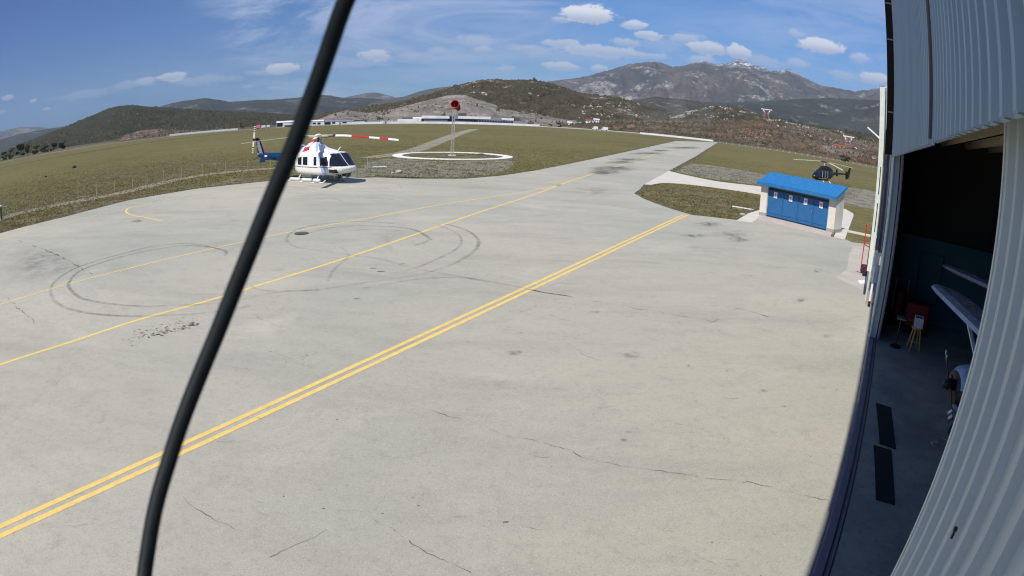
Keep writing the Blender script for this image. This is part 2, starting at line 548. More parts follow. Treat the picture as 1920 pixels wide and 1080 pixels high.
marks('tyre_marks', [
    [(422, 482), (424, 474), (400, 467), (370, 461), (341, 459), (281, 465.5), (230, 478.5), (178, 493), (137, 508), (107, 527), (95.6, 545), (100, 564), (122, 580), (167, 591), (222, 596), (267, 597)],
    [(392, 466), (348, 463), (289, 471), (237, 482), (185, 497), (148, 512), (131.5, 530), (129.6, 541.5), (148, 560), (178, 569), (222, 575), (281, 578.5), (315, 577)],
    [(538, 457), (537.5, 450), (544, 440.6), (569, 429), (611, 421.7), (655, 418), (711, 419.5), (740, 422)],
    [(836, 422.5), (869, 432), (891.7, 446), (897, 460), (886, 476.7), (855.6, 496)],
    [(580.6, 439), (622, 429.5), (672, 426), (739, 428), (778, 434), (800, 446), (808, 452), (794, 458), (778, 463)],
], 0.17, M_SKID, APZ + 0.012)
marks('faint_tyre_marks', [
    [(822, 425), (853, 438), (865, 451.7), (858, 468), (828, 485), (783, 504.5), (740, 516)],
    [(619, 440.6), (667, 434.5), (716.7, 433), (750, 435)],
    [(537, 453), (547, 463), (572, 469.7), (605.6, 474), (660, 482), (708, 488), (778, 507), (889, 526.7), (986, 544.7)],
    [(636, 466), (650, 474), (654, 482), (644, 493), (625, 510), (614, 532)],
    [(550, 371), (583, 370.6), (622, 374), (641.7, 379.4)],
    [(855.6, 496), (805.6, 514), (750, 525), (690, 533), (590, 548), (500, 549), (470, 541)],
    [(315, 577), (420, 572), (520, 552), (600, 548)],
    [(267, 597), (380, 592), (470, 578)],
    [(690, 341), (735, 345), (752, 352), (730, 355), (600, 354)],
    [(560, 378), (640, 372), (700, 373), (760, 380)],
    [(680, 545), (780, 528), (860, 524), (900, 530)],
], 0.13, M_SKID2, APZ + 0.02)

# cracks
rnd = random.Random(3)
def crack(mb, path, w, z, jag=0.05, step=0.045):
    pts = []
    sp = smooth_path(px(path), step)
    for i, p in enumerate(sp):
        v = Vector((p.x, p.y, 0))
        o = mnoise.noise(v * 1.7) * jag * 2 + mnoise.noise(v * 6) * jag * 1.2 + mnoise.noise(v * 21) * jag * 0.8
        d = (sp[min(i + 1, len(sp) - 1)] - sp[max(i - 1, 0)]).normalized()
        pts.append(Vector((p.x - d.y * o, p.y + d.x * o)))
    ws = [max(0.003, w * (0.6 + 1.3 * mnoise.noise(Vector((p.x, p.y, 3)) * 2.5))) for p in pts]
    ws[0] = ws[-1] = 0.002
    ribbon(mb, pts, ws, z)


M_CRACK = paint('crack', (0.045, 0.043, 0.04), 0.95)
M_CRACK2 = dark_mat('hairline_crack', (0.1, 0.095, 0.09, 1), 2.2, 0.42, 0.56, 0.75)
mb = MB()
crack(mb, [(985, 544.5), (1015.6, 551), (1046.5, 556), (1073.5, 560.7)], 0.055, APZ + 0.01, 0.03)
crack(mb, [(345, 937), (368, 959), (401, 979), (445, 999)], 0.011, APZ + 0.01, 0.03, 0.05)
crack(mb, [(507, 1053.6), (539.5, 1035), (569, 1021), (616, 999.7)], 0.008, APZ + 0.01, 0.03, 0.05)
crack(mb, [(764, 1021), (804, 1042.7), (851.6, 1062.7), (884, 1082)], 0.010, APZ + 0.01, 0.03, 0.05)
crack(mb, [(1374, 584), (1393, 584), (1439.6, 598.5)], 0.022, APZ + 0.01, 0.03)
crack(mb, [(88, 474), (99, 477), (111, 482)], 0.06, APZ + 0.01, 0.03)
crack(mb, [(37, 582), (50, 594), (67, 612)], 0.022, APZ + 0.01)
tag(mb.build('crack', M_CRACK, fix=False), kind='structure')
mb = MB()
crack(mb, [(1073, 560.7), (1166, 577), (1254.6, 592.7), (1330, 606)], 0.028, APZ + 0.011)
crack(mb, [(700, 980), (720, 991.7), (764, 1021)], 0.012, APZ + 0.011, 0.03, 0.05)
crack(mb, [(757, 760), (800, 774), (855, 789), (965, 824), (1056, 846), (1110, 869.5), (1200, 884), (1300, 900.6), (1400, 912), (1550, 945)], 0.016, APZ + 0.011, 0.04)
crack(mb, [(33, 452.6), (74, 467), (111, 482), (148, 502.6), (178, 519)], 0.06, APZ + 0.0115)
crack(mb, [(13, 562), (24, 572), (37, 582)], 0.03, APZ + 0.0115)
crack(mb, [(500, 660), (530, 672), (590, 697)], 0.016, APZ + 0.0115)
crack(mb, [(480, 790), (510, 797), (535, 808)], 0.010, APZ + 0.0115)
crack(mb, [(1030, 540), (1050, 535), (1083, 536), (1075, 543), (1060, 541)], 0.02, APZ + 0.0115)
crack(mb, [(850, 976), (870, 976), (886, 979)], 0.008, APZ + 0.0115, 0.01)
crack(mb, [(1235, 999), (1262, 1003)], 0.007, APZ + 0.0115, 0.01)
crack(mb, [(1222, 1010), (1240, 1021)], 0.006, APZ + 0.0115, 0.01)
crack(mb, [(20, 1040), (34, 1000), (60, 970)], 0.008, APZ + 0.0115)
for _ in range(26):
    x, y = rnd.uniform(60, 1500), rnd.uniform(560, 1060)
    a2 = rnd.uniform(-0.4, 0.6)
    L = rnd.uniform(12, 60)
    crack(mb, [(x, y), (x + L * .5, y + L * .5 * a2 + 2), (x + L, y + L * a2)], 0.006 + 0.00002 * (1080 - y), APZ + 0.0118, 0.03, 0.06)
tag(mb.build('hairline_crack', M_CRACK2, fix=False), kind='structure')
# flaked-off spots
mb = MB()
def chip(x, y, r):
    c = G(x, y)
    k = rnd.randint(5, 8)
    pts = []
    a0 = rnd.uniform(0, 6)
    for i in range(k):
        t = a0 + 6.283 * i / k
        q = r * rnd.uniform(0.4, 1.25)
        pts.append((c.x + 2.4 * q * math.cos(t), c.y + 0.8 * q * math.sin(t) + 0.5 * q * math.cos(t), APZ + 0.009))
    mb.poly(pts)
for _ in range(120):
    t = rnd.random()
    x = 232 + 135 * t + rnd.gauss(0, 7)
    y = 640 - 36 * t + rnd.gauss(0, 7)
    if 540 < y < 680: chip(x, y, rnd.uniform(0.006, 0.022))
for _ in range(80):
    t = rnd.random()
    chip(285 + 85 * t + rnd.gauss(0, 3), 634 - 24 * t + rnd.gauss(0, 3), rnd.uniform(0.008, 0.035))
for _ in range(22):
    chip(rnd.gauss(550, 35), rnd.gauss(668, 8), rnd.uniform(0.006, 0.016))
for _ in range(60):
    chip(rnd.uniform(0, 1500), rnd.uniform(470, 1070), rnd.uniform(0.004, 0.012))
for x, y, r in [(948, 985, 0.022), (607, 960, 0.014), (633, 792, .015), (700, 506, .07), (712, 512, .05), (718, 512, .04), (755, 498, .05), (668, 564, .06), (1290, 690, .02), (1362, 700, .02), (1568, 735, .02), (1470, 767, .02), (1408, 520, .03), (1120, 415, .04)]:
    chip(x, y, r)
tag(mb.build('spalled_spots', paint('spalled_concrete', (0.11, 0.105, 0.095), 0.95, var=0.5, scale=6), fix=False), kind='structure')
# oil stains
def fade_mat(m):
    t = m.node_tree
    p = t.nodes['Principled BSDF']
    at = t.nodes.new('ShaderNodeAttribute')
    at.attribute_name = 'fade'
    mu = t.nodes.new('ShaderNodeMath')
    mu.operation = 'MULTIPLY'
    t.links.new(p.inputs['Alpha'].links[0].from_socket, mu.inputs[0])
    t.links.new(at.outputs['Fac'], mu.inputs[1])
    t.links.new(mu.outputs[0], p.inputs['Alpha'])
    return m


M_OIL = fade_mat(dark_mat('oil_stain', (0.13, 0.125, 0.12, 1), 2.6, 0.42, 0.58, 0.6))
M_OIL2 = fade_mat(dark_mat('wide_stain', (0.13, 0.126, 0.12, 1), 1.2, 0.4, 0.62, 0.32))
def stains(name, lst, mat, z):
    vs, fs, fade = [], [], []
    N = 20
    for k, (x, y, rx, ry) in enumerate(lst):
        c = G(x, y)
        dx = (G(x + rx, y) - c)
        dy = (G(x, y - ry) - c)
        b = len(vs)
        vs.append(c + Vector((0, 0, z + 0.0005 * (k % 6))))
        fade.append(1.0)
        for q, fv in ((0.45, 0.9), (1.0, 0.35), (1.5, 0.0)):
            for i in range(N):
                t = 2 * math.pi * i / N
                w = 1 + 0.35 * mnoise.noise(Vector((math.cos(t) * 1.2, math.sin(t) * 1.2, k * 3.3)))
                vs.append(c + (dx * math.cos(t) + dy * math.sin(t)) * q * w + Vector((0, 0, z + 0.0005 * (k % 6))))
                fade.append(fv)
        for i in range(N):
            j = (i + 1) % N
            fs.append((b, b + 1 + i, b + 1 + j))
            for r in range(2):
                fs.append((b + 1 + r * N + i, b + 1 + (r + 1) * N + i, b + 1 + (r + 1) * N + j, b + 1 + r * N + j))
    mb = MB()
    mb.raw(vs, fs)
    o = mb.build(name, mat, fix=False)
    at = o.data.attributes.new('fade', 'FLOAT', 'POINT')
    at.data.foreach_set('value', fade)
    return tag(o, kind='structure')


stains('oil_stain', [(968, 668, 17, 4), (1186, 671, 17, 5), (1548, 635, 9, 2.5), (1532, 510, 7, 3), (974, 630, 6, 2.5), (1433, 738, 12, 2.5), (1178, 817, 6, 2), (1168, 832, 6, 2),
                    (1500, 567, 8, 3), (1115, 590, 8, 2), (1250, 592, 10, 2), (258, 416, 11, 2.5), (1385, 452, 15, 4), (1330, 422, 18, 4), (1375, 441, 30, 5), (1300, 445, 20, 3)], M_OIL, APZ + 0.024)
M_OIL3 = fade_mat(dark_mat('rubber_stain', (0.12, 0.116, 0.11, 1), 0.5, 0.38, 0.56, 0.7))
stains('rubber_stain', [(1287, 277.5, 26, 1.7), (1165, 305, 24, 2.4), (1150, 317, 40, 4.5), (1180, 300, 28, 2.2), (1215, 288, 28, 1.8), (1130, 325, 26, 3), (1240, 283, 14, 1.5)], M_OIL3, APZ + 0.032)
stains('dark_stain', [(1287, 277.5, 24, 1.6), (1165, 305, 22, 2), (1150, 317, 36, 4), (1180, 300, 26, 2), (1215, 288, 26, 1.6), (1130, 325, 25, 3), (1110, 360, 40, 8), (1240, 283, 12, 1.5),
                      (80, 495, 60, 22)], M_OIL2, APZ + 0.028)
mb = MB()
c = G(565, 440.5)
mb.poly([c + Vector((0.36 * math.cos(t), 0.36 * math.sin(t), APZ + 0.034)) for t in np.linspace(0, 6.28, 25)[:-1]])
tag(mb.build('manhole_cover', paint('cast_iron', (0.10, 0.095, 0.085), 0.8, var=0.3, scale=8), fix=False), 'dark round manhole cover on the apron at the edge of the tyre mark ring', 'manhole cover')

# grass tufts
def inside(poly, x, y):
    res = np.zeros(len(x), bool)
    n = len(poly)
    j = n - 1
    for i in range(n):
        xi, yi = poly[i]
        xj, yj = poly[j]
        if abs(yj - yi) > 1e-9:
            cnd = ((yi > y) != (yj > y)) & (x < (xj - xi) * (y - yi) / (yj - yi) + xi)
            res ^= cnd
        j = i
    return res


def tufts(name, x, y, h, wd, mat, seed):
    rg = np.random.default_rng(seed)
    n = len(x)
    vs = np.zeros((n, 9, 3), np.float32)
    for b in range(3):
        a = rg.uniform(0, 6.28, n)
        lean = rg.uniform(0.2, 1.0, n) * h
        bx, by = x + rg.normal(0, 0.05, n), y + rg.normal(0, 0.05, n)
        w = wd * rg.uniform(0.6, 1.4, n)
        vs[:, b * 3 + 0] = np.stack([bx - w * np.sin(a), by + w * np.cos(a), np.zeros(n) - 0.005], 1)
        vs[:, b * 3 + 1] = np.stack([bx + w * np.sin(a), by - w * np.cos(a), np.zeros(n) - 0.005], 1)
        vs[:, b * 3 + 2] = np.stack([bx + lean * np.cos(a), by + lean * np.sin(a), h * rg.uniform(0.6, 1.2, n)], 1)
    me = bpy.data.meshes.new(name)
    me.vertices.add(n * 9)
    me.vertices.foreach_set('co', vs.reshape(-1))
    me.loops.add(n * 9)
    me.loops.foreach_set('vertex_index', np.arange(n * 9, dtype=np.int32))
    me.polygons.add(n * 3)
    me.polygons.foreach_set('loop_start', np.arange(n * 3, dtype=np.int32) * 3)
    me.polygons.foreach_set('loop_total', np.full(n * 3, 3, np.int32))
    me.update()
    me.materials.append(mat)
    o = bpy.data.objects.new(name, me)
    C.objects.link(o)
    return o


n_ = NT('grass_blades')
cc = n_.mix(n_.ramp(n_.noise(0.8, 5, 0.8), 0.4, 0.6), (0.13, 0.128, 0.04, 1), (0.26, 0.215, 0.10, 1))
cc = n_.mix(n_.ramp(n_.noise(9, 3, 0.8), 0.45, 0.6), cc, (0.075, 0.08, 0.027, 1))
n_.set('Base Color', cc).set('Roughness', 0.9).set('Specular IOR Level', 0.1)
M_BLADES = n_.mat
rg = np.random.default_rng(5)
az = rg.uniform(R(-54), R(38), 330000)
dist = 26 * np.exp(rg.uniform(0, 1, len(az)) ** 1.15 * math.log(150 / 26))
X, Y = dist * np.sin(az), dist * np.cos(az)
ok = ~inside(apron_poly, X, Y) & (rg.random(len(X)) < 1.15 - dist / 150)
pathp = np.array([(p.x, p.y) for p in up + lo])
ok &= ~inside(pathp, X, Y)
for q in ([(1381, 415.5), (1403, 402), (1424, 395.5), (1470, 357), (1640, 380), (1600, 407), (1584, 451), (1500, 440)],):
    ok &= ~inside(np.array([(G(*p).x, G(*p).y) for p in q]), X, Y)
ok &= (X * 0.568 + Y * 0.823 < 30) | (X * 0.823 - Y * 0.568 < -3)
X, Y = X[ok], Y[ok]
tp = tufts('grass', X, Y, 0.04 + 0.09 * rg.random(len(X)) ** 3, 0.03, M_BLADES, 8)
tag(tp, 'short patchy olive grass round the apron', 'grass', kind='stuff')
# ------------------------------------------------------------------ hills and mountains
def hill_mat(name, base, dark, rock, s, rock_lo, rock_hi, rock_amt=1.0, red=None, red_amt=0.0, snow_z=None, relief=1.0):
    n = NT(name)
    c = n.mix(n.ramp(n.noise(s * 0.5, 6, 0.7), 0.38, 0.62), base, dark)
    c = n.mix(n.ramp(n.noise(s * 5, 5, 0.8), 0.48, 0.6, 0, 0.75), c, dark)
    if red:
        c = n.mix(n.op('MULTIPLY', n.ramp(n.noise(s * 0.45, 5, 0.65), 0.5, 0.58), red_amt), c, red)
    rk = n.op('MULTIPLY', n.ramp(n.noise(s * 0.9, 7, 0.75, stretch=(1, 1, 2.5), dist=0.8), rock_lo, rock_hi), n.ramp(n.noise(s * 8, 4, 0.8), 0.42, 0.56, 0.1, 1))
    c = n.mix(n.mul(rk, rock_amt), c, rock)
    if snow_z:
        z = n.n('ShaderNodeSeparateXYZ', {0: n.pos()}).outputs[2]
        sn = n.op('MULTIPLY', n.ramp(z, snow_z[0], snow_z[1]), n.ramp(n.noise(s * 5, 6, 0.8, stretch=(1, 1, 3)), 0.5, 0.56))
        c = n.mix(sn, c, (0.8, 0.82, 0.86, 1))
    n.set('Base Color', c).set('Roughness', 0.95).set('Specular IOR Level', 0.05)
    n.bump(n.noise(s * 4, 8, 0.75), 0.12 / s * relief, 0.9)
    return n.mat


HILLS = {}
def hill(name, sil, D, R0, R2, mat, amp=0.06, nscale=None, step=0.16, nr=60, power=1.0, back=0.5, terr=None, fade=2.0, jag=0.012):
    """a real landform: ridge line at distance D, front slope from R0, back slope to R2"""
    pts = sorted(AE(x, y) for x, y in sil)
    azs = [p[0] for p in pts]
    els = [p[1] for p in pts]
    a0, a1 = azs[0] - fade, azs[-1] + fade
    na = int((a1 - a0) / step)
    nscale = nscale or 3.0 / (D - R0)
    vs, fs = [], []
    rs = [R0 + (R2 - R0) * i / nr for i in range(nr + 1)]
    rs.append(D)
    rs = sorted(set(rs))
    nrr = len(rs)
    for i in range(na + 1):
        a = a0 + (a1 - a0) * i / na
        el = float(np.interp(a, azs, els))
        e = 1.0
        if a < azs[0]: e = max(0, 1 - (azs[0] - a) / fade)
        if a > azs[-1]: e = max(0, 1 - (a - azs[-1]) / fade)
        e = e * e * (3 - 2 * e)
        Dl = D * (1 + 0.10 * mnoise.noise(Vector((a * 0.15, D * 0.01, 0))))
        H = (CAMH + math.tan(R(el)) * Dl) * e
        sx, cx = math.sin(R(a)), math.cos(R(a))
        for r in rs:
            rr = R0 + (r - R0) * (Dl - R0) / (D - R0) if r < D else Dl + (r - D)
            q = Vector((sx * rr, cx * rr, 0))
            if r <= D:
                t = (r - R0) / (D - R0)
                h = t ** power
                env = math.sin(math.pi * min(1, t * 1.02)) * 0.9 + 0.1 * t
            else:
                t2 = (r - D) / (R2 - D)
                h = 1 - (1 - back) * t2 * t2 * (3 - 2 * t2) - 0.25 * t2
                env = 0.6 * t2
            if terr:
                k = h * terr
                fk = k - math.floor(k)
                h = h * 0.25 + 0.75 * (math.floor(k) + min(1, max(0, (fk - 0.45) / 0.4))) / terr
            nz = mnoise.fractal(q * nscale + Vector((D, 0, 0)), 0.9, 2.1, 6)
            rg_ = 1 - abs(mnoise.noise(q * nscale * 1.6))
            z = H * h + H * amp * env * (nz + 1.2 * (rg_ - 0.7)) * 2
            z += H * jag * mnoise.fractal(q * nscale * 9, 0.8, 2.0, 4) * min(1, t * 2 if r <= D else 1)
            if r <= D:
                # keep the slope under the sight line of its own ridge
                lim = CAMH + (H - CAMH) * rr / Dl
                if lim > 0 and z > lim * (0.995 if t < 0.97 else 1.05): z = lim * (0.995 if t < 0.97 else 1.05)
            vs.append((q.x, q.y, z - 0.6))
    for i in range(na):
        for j in range(nrr - 1):
            k = i * nrr + j
            fs.append((k, k + nrr, k + nrr + 1, k + 1))
    me = bpy.data.meshes.new(name)
    me.from_pydata(vs, [], fs)
    me.materials.append(mat)
    me.polygons.foreach_set('use_smooth', [True] * len(me.polygons))
    o = bpy.data.objects.new(name, me)
    C.objects.link(o)
    o['kind'] = 'structure'
    A = np.array(vs, np.float32).reshape(na + 1, nrr, 3)
    HILLS[name if name not in HILLS else name + '2'] = (A, rs, D)
    return A, rs, D


def scrub(name, data, n, size, mat, seed, tmin=0.02, tmax=1.12, maskscale=None, mlo=0.0, amin=None, amax=None, tall=0.8, mfun=None):
    """low bushes scattered over a slope, one mesh of many small irregular clumps"""
    A, rs, D = data
    rg = np.random.default_rng(seed)
    na, nr, _ = A.shape
    R0 = rs[0]
    i = rg.uniform(0, na - 1.01, n)
    jd = next(k for k, r in enumerate(rs) if r >= D)
    j = rg.uniform(tmin, tmax, n) * jd
    j = np.clip(j, 0, nr - 1.01)
    i0, j0 = i.astype(int), j.astype(int)
    fi, fj = (i - i0)[:, None], (j - j0)[:, None]
    p = A[i0, j0] * (1 - fi) * (1 - fj) + A[i0 + 1, j0] * fi * (1 - fj) + A[i0, j0 + 1] * (1 - fi) * fj + A[i0 + 1, j0 + 1] * fi * fj
    ok = p[:, 2] > 0.3
    if maskscale:
        m = np.array([mnoise.fractal(Vector(q) * maskscale, 0.8, 2.0, 4) for q in p])
        ok &= m > mlo
    if mfun is not None: ok &= mfun(p)
    p = p[ok]
    n = len(p)
    base = np.array([(1, 0, 0), (0.3, 0.95, 0.1), (-0.8, 0.6, 0), (-0.8, -0.6, 0.1), (0.3, -0.95, 0), (0, 0, 1), (0.45, 0.2, 0.75), (-0.4, -0.3, 0.8)], np.float32)
    tri = np.array([(0, 1, 6), (1, 5, 6), (1, 2, 5), (2, 7, 5), (2, 3, 7), (3, 4, 7), (4, 5, 7), (4, 6, 5), (4, 0, 6)], np.int32)
    s = size * np.exp(rg.normal(0, 0.45, n))
    a = rg.uniform(0, 6.28, n)
    ca, sa = np.cos(a), np.sin(a)
    v = base[None] * (1 + rg.normal(0, 0.2, (n, 8, 1)))
    x = v[..., 0] * ca[:, None] - v[..., 1] * sa[:, None]
    y = v[..., 0] * sa[:, None] + v[..., 1] * ca[:, None]
    z = v[..., 2] * tall * rg.uniform(0.7, 1.3, (n, 1)) * 2 - 0.25
    V = np.stack([x, y, z], 2) * s[:, None, None] * 0.5 + p[:, None, :]
    F = (tri[None] + (np.arange(n) * 8)[:, None, None]).reshape(-1)
    me = bpy.data.meshes.new(name)
    me.vertices.add(n * 8)
    me.vertices.foreach_set('co', V.astype(np.float32).reshape(-1))
    me.loops.add(len(F))
    me.loops.foreach_set('vertex_index', F.astype(np.int32))
    me.polygons.add(len(F) // 3)
    me.polygons.foreach_set('loop_start', np.arange(len(F) // 3, dtype=np.int32) * 3)
    me.polygons.foreach_set('loop_total', np.full(len(F) // 3, 3, np.int32))
    me.update()
    me.materials.append(mat)
    o = bpy.data.objects.new(name, me)
    C.objects.link(o)
    return tag(o, kind='stuff')


DK = (0.04, 0.042, 0.026, 1)
BR = (0.085, 0.073, 0.048, 1)
RK = (0.40, 0.38, 0.34, 1)
MH_FAR = hill_mat('mountain_far', (0.16, 0.13, 0.10, 1), (0.062, 0.058, 0.048, 1), (0.50, 0.47, 0.43, 1), 0.0024, 0.525, 0.62, 0.85, snow_z=(990, 1060))
MH_MID = hill_mat('ridge_wooded', (0.07, 0.068, 0.05, 1), (0.042, 0.044, 0.032, 1), (0.4, 0.38, 0.35, 1), 0.004, 0.56, 0.68, 0.8)
MH_LEFT = hill_mat('hill_left_cover', (0.065, 0.062, 0.036, 1), (0.04, 0.043, 0.026, 1), (0.25, 0.23, 0.19, 1), 0.012, 0.58, 0.7, 0.55)
MH_CEN = hill_mat('hill_scrub_cover', (0.125, 0.095, 0.062, 1), (0.062, 0.054, 0.036, 1), (0.5, 0.47, 0.41, 1), 0.011, 0.54, 0.62, 0.95)
MH_QUA = hill_mat('excavated_earth', (0.27, 0.235, 0.195, 1), (0.15, 0.13, 0.11, 1), (0.48, 0.44, 0.38, 1), 0.035, 0.48, 0.6, 0.7)
MH_RED = hill_mat('red_earth', (0.21, 0.17, 0.13, 1), (0.11, 0.092, 0.068, 1), (0.42, 0.38, 0.33, 1), 0.022, 0.54, 0.64, 0.7, red=(0.25, 0.12, 0.075, 1), red_amt=0.5)
MH_KAR = hill_mat('rocky_scrub_cover', (0.11, 0.095, 0.06, 1), (0.055, 0.055, 0.033, 1), (0.55, 0.53, 0.48, 1), 0.03, 0.50, 0.58, 1.0)
MH_SPOIL = hill_mat('spoil_heap_rock', (0.16, 0.13, 0.11, 1), (0.09, 0.075, 0.06, 1), (0.33, 0.29, 0.26, 1), 0.05, 0.5, 0.62, 0.8, red=(0.26, 0.11, 0.08, 1), red_amt=0.5)

hill('mountain_range', [(1000, 158), (1040, 152), (1090, 145), (1140, 132), (1165, 125), (1190, 119), (1215, 115), (1240, 117), (1262, 125), (1285, 122), (1320, 114), (1345, 122), (1365, 119), (1385, 112),
                        (1405, 118), (1425, 126), (1450, 134), (1480, 132), (1500, 142), (1520, 152), (1540, 160), (1570, 165), (1600, 171), (1630, 172), (1660, 160), (1700, 150), (1780, 160)],
     9000, 5200, 12500, MH_FAR, amp=0.13, nscale=1 / 750, step=0.1, nr=90)
hill('mountain_foothills', [(1080, 200), (1180, 192), (1230, 186), (1290, 190), (1360, 192), (1430, 190), (1480, 186), (1560, 184), (1620, 186), (1680, 190), (1760, 200)],
     4900, 3200, 6500, MH_MID, amp=0.06, nscale=1 / 450, step=0.14, nr=50)
hill('scree_hill', [(1120, 205), (1180, 190), (1230, 181), (1262, 184), (1300, 188), (1345, 193), (1400, 203), (1440, 215), (1490, 232), (1560, 250)],
     3000, 1500, 4000, hill_mat('scree_hill_cover', (0.09, 0.085, 0.06, 1), (0.055, 0.055, 0.038, 1), (0.5, 0.48, 0.44, 1), 0.007, 0.56, 0.64, 0.9), amp=0.08, nscale=1 / 300, step=0.14, nr=50)
hill('distant_ridge', [(-60, 256), (0, 246), (40, 238), (70, 238), (95, 241), (150, 244), (210, 240)], 11000, 8000, 13000, MH_FAR, amp=0.05, nscale=1 / 900, step=0.25, nr=20)
hill('distant_ridge', [(620, 190), (655, 181), (680, 176), (702, 173), (730, 179), (752, 186)], 10500, 8000, 12500, MH_FAR, amp=0.05, nscale=1 / 900, step=0.2, nr=20, fade=1)
hill('wooded_ridge', [(-80, 275), (0, 262), (40, 251), (80, 243), (118, 237), (160, 240)], 6000, 4000, 8000, MH_MID, amp=0.06, nscale=1 / 500, step=0.2, nr=26)
hill('wooded_ridge', [(250, 214), (300, 200), (320, 194), (345, 189), (385, 184), (410, 187), (430, 191), (455, 189), (480, 187), (510, 187), (545, 184), (575, 181), (600, 178), (620, 179), (640, 183), (690, 183), (740, 190), (800, 196)],
     5500, 3300, 7500, MH_MID, amp=0.08, nscale=1 / 450, step=0.14, nr=50)
hill('wooded_ridge', [(700, 192), (740, 184), (760, 180), (780, 173), (800, 168), (830, 163), (850, 161), (900, 160), (950, 165)], 3800, 2400, 5200,
     hill_mat('ridge_bare', (0.13, 0.125, 0.11, 1), (0.08, 0.08, 0.065, 1), (0.35, 0.34, 0.32, 1), 0.005, 0.55, 0.7, 0.6), amp=0.05, nscale=1 / 350, step=0.18, nr=36)
hA = hill('wooded_hill', [(-80, 320), (0, 291), (30, 275), (62, 261), (90, 250), (120, 239), (150, 226), (185, 212), (205, 203), (222, 199), (250, 197), (290, 200), (340, 204), (380, 206), (420, 208), (480, 211), (540, 214), (600, 218), (660, 222), (720, 226)],
          1700, 780, 2600, MH_LEFT, amp=0.06, nscale=1 / 170, step=0.12, nr=64, power=0.9)
hS = hill('spoil_heap', [(195, 272), (215, 262), (235, 252), (262, 244), (300, 240), (335, 243), (380, 243), (410, 240), (450, 238)], 640, 500, 760, MH_SPOIL, amp=0.14, nscale=1 / 22, step=0.1, nr=30, fade=1.5, jag=0.06)
hB = hill('scrub_hill', [(570, 226), (600, 214), (640, 207), (700, 200), (740, 192), (765, 187), (800, 178), (830, 169), (850, 163), (870, 157), (890, 152), (910, 150), (930, 149), (960, 151), (1000, 150), (1030, 156), (1050, 162), (1075, 170),
                         (1100, 177), (1140, 180), (1165, 184), (1185, 190), (1210, 199), (1240, 211), (1270, 220), (1330, 226)],
          1250, 720, 1900, MH_CEN, amp=0.07, nscale=1 / 120, step=0.09, nr=80, power=0.95)
hQ = hill('quarry_slope', [(585, 228), (600, 222), (625, 212), (650, 206), (690, 211), (740, 203), (770, 195), (800, 188), (840, 178), (870, 177), (900, 187), (940, 199), (1000, 209), (1060, 215), (1100, 221), (1140, 226), (1200, 232)],
          880, 600, 1100, MH_QUA, amp=0.05, nscale=1 / 60, step=0.09, nr=60, terr=5, fade=1.5, jag=0.02)
hR = hill('red_earth_plateau', [(1030, 236), (1080, 228), (1120, 224), (1180, 223), (1240, 224), (1300, 223), (1360, 224), (1420, 225), (1450, 228), (1500, 236), (1540, 244), (1600, 258), (1650, 268), (1720, 280)],
          760, 500, 1100, MH_RED, amp=0.08, nscale=1 / 45, step=0.09, nr=60, jag=0.03)
hK = hill('rocky_slope', [(1210, 226), (1250, 216), (1300, 206), (1340, 199), (1380, 203), (1420, 212), (1450, 220), (1500, 232), (1560, 243), (1620, 252), (1680, 262), (1740, 275)],
          1150, 790, 1500, MH_KAR, amp=0.07, nscale=1 / 70, step=0.09, nr=60, fade=2.5, jag=0.03)


def bush_mat(name, a, b):
    n = NT(name)
    n.set('Base Color', n.mix(n.ramp(n.noise(0.05, 5, 0.8), 0.4, 0.6), a, b)).set('Roughness', 0.9).set('Specular IOR Level', 0.1)
    return n.mat


MB_A = bush_mat('bushes_dark', (0.034, 0.035, 0.02, 1), (0.078, 0.064, 0.037, 1))
MB_B = bush_mat('bushes_brown', (0.055, 0.048, 0.03, 1), (0.10, 0.082, 0.05, 1))
scrub('hillside_trees', hB, 22000, 3.4, MB_A, 1, 0.02, 1.04, 1 / 70, -0.02, tall=0.5)
scrub('hillside_bushes', hB, 12000, 2.6, MB_B, 2, 0.0, 1.03, tall=0.5)
MB_C = bush_mat('woodland_grey_green', (0.038, 0.04, 0.025, 1), (0.058, 0.056, 0.036, 1))
scrub('woodland', hA, 30000, 3.6, MB_C, 3, 0.0, 1.02, 1 / 90, -0.25, tall=0.4)
scrub('hillside_bushes', hA, 5000, 3.2, MB_B, 4, 0.0, 1.0, 1 / 120, 0.0, tall=0.35)
scrub('quarry_bushes', hQ, 900, 2.0, MB_B, 5, 0.0, 1.0, 1 / 50, 0.12)
scrub('plateau_bushes', hR, 11000, 1.7, MB_A, 6, 0.0, 1.1, 1 / 45, 0.0, tall=0.5)
scrub('plateau_bushes', hR, 7000, 1.3, MB_B, 9, 0.0, 1.05)
scrub('slope_bushes', hK, 15000, 3.0, MB_A, 7, 0.0, 1.05, 1 / 60, -0.12)
scrub('heap_bushes', hS, 500, 1.5, MB_B, 8, 0.0, 1.1)
M_ROCKS = paint('limestone', (0.40, 0.38, 0.34), 0.9, scale=0.1)
scrub('limestone_outcrops', hK, 3800, 2.8, M_ROCKS, 17, 0.0, 1.05, 1 / 35, 0.22, tall=0.35)
scrub('limestone_outcrops', hB, 2200, 3.4, M_ROCKS, 18, 0.1, 1.02, 1 / 55, 0.33, tall=0.35)
scrub('limestone_outcrops', hR, 1100, 1.7, M_ROCKS, 19, 0.5, 1.08, 1 / 30, 0.1, tall=0.4, mfun=lambda p: (np.degrees(np.arctan2(p[:, 0], p[:, 1])) > 24))


def ground_z(data, x, y):
    A, rs, D = data
    d = (A[..., 0] - x) ** 2 + (A[..., 1] - y) ** 2
    k = np.unravel_index(np.argmin(d), d.shape)
    return float(A[k][2])


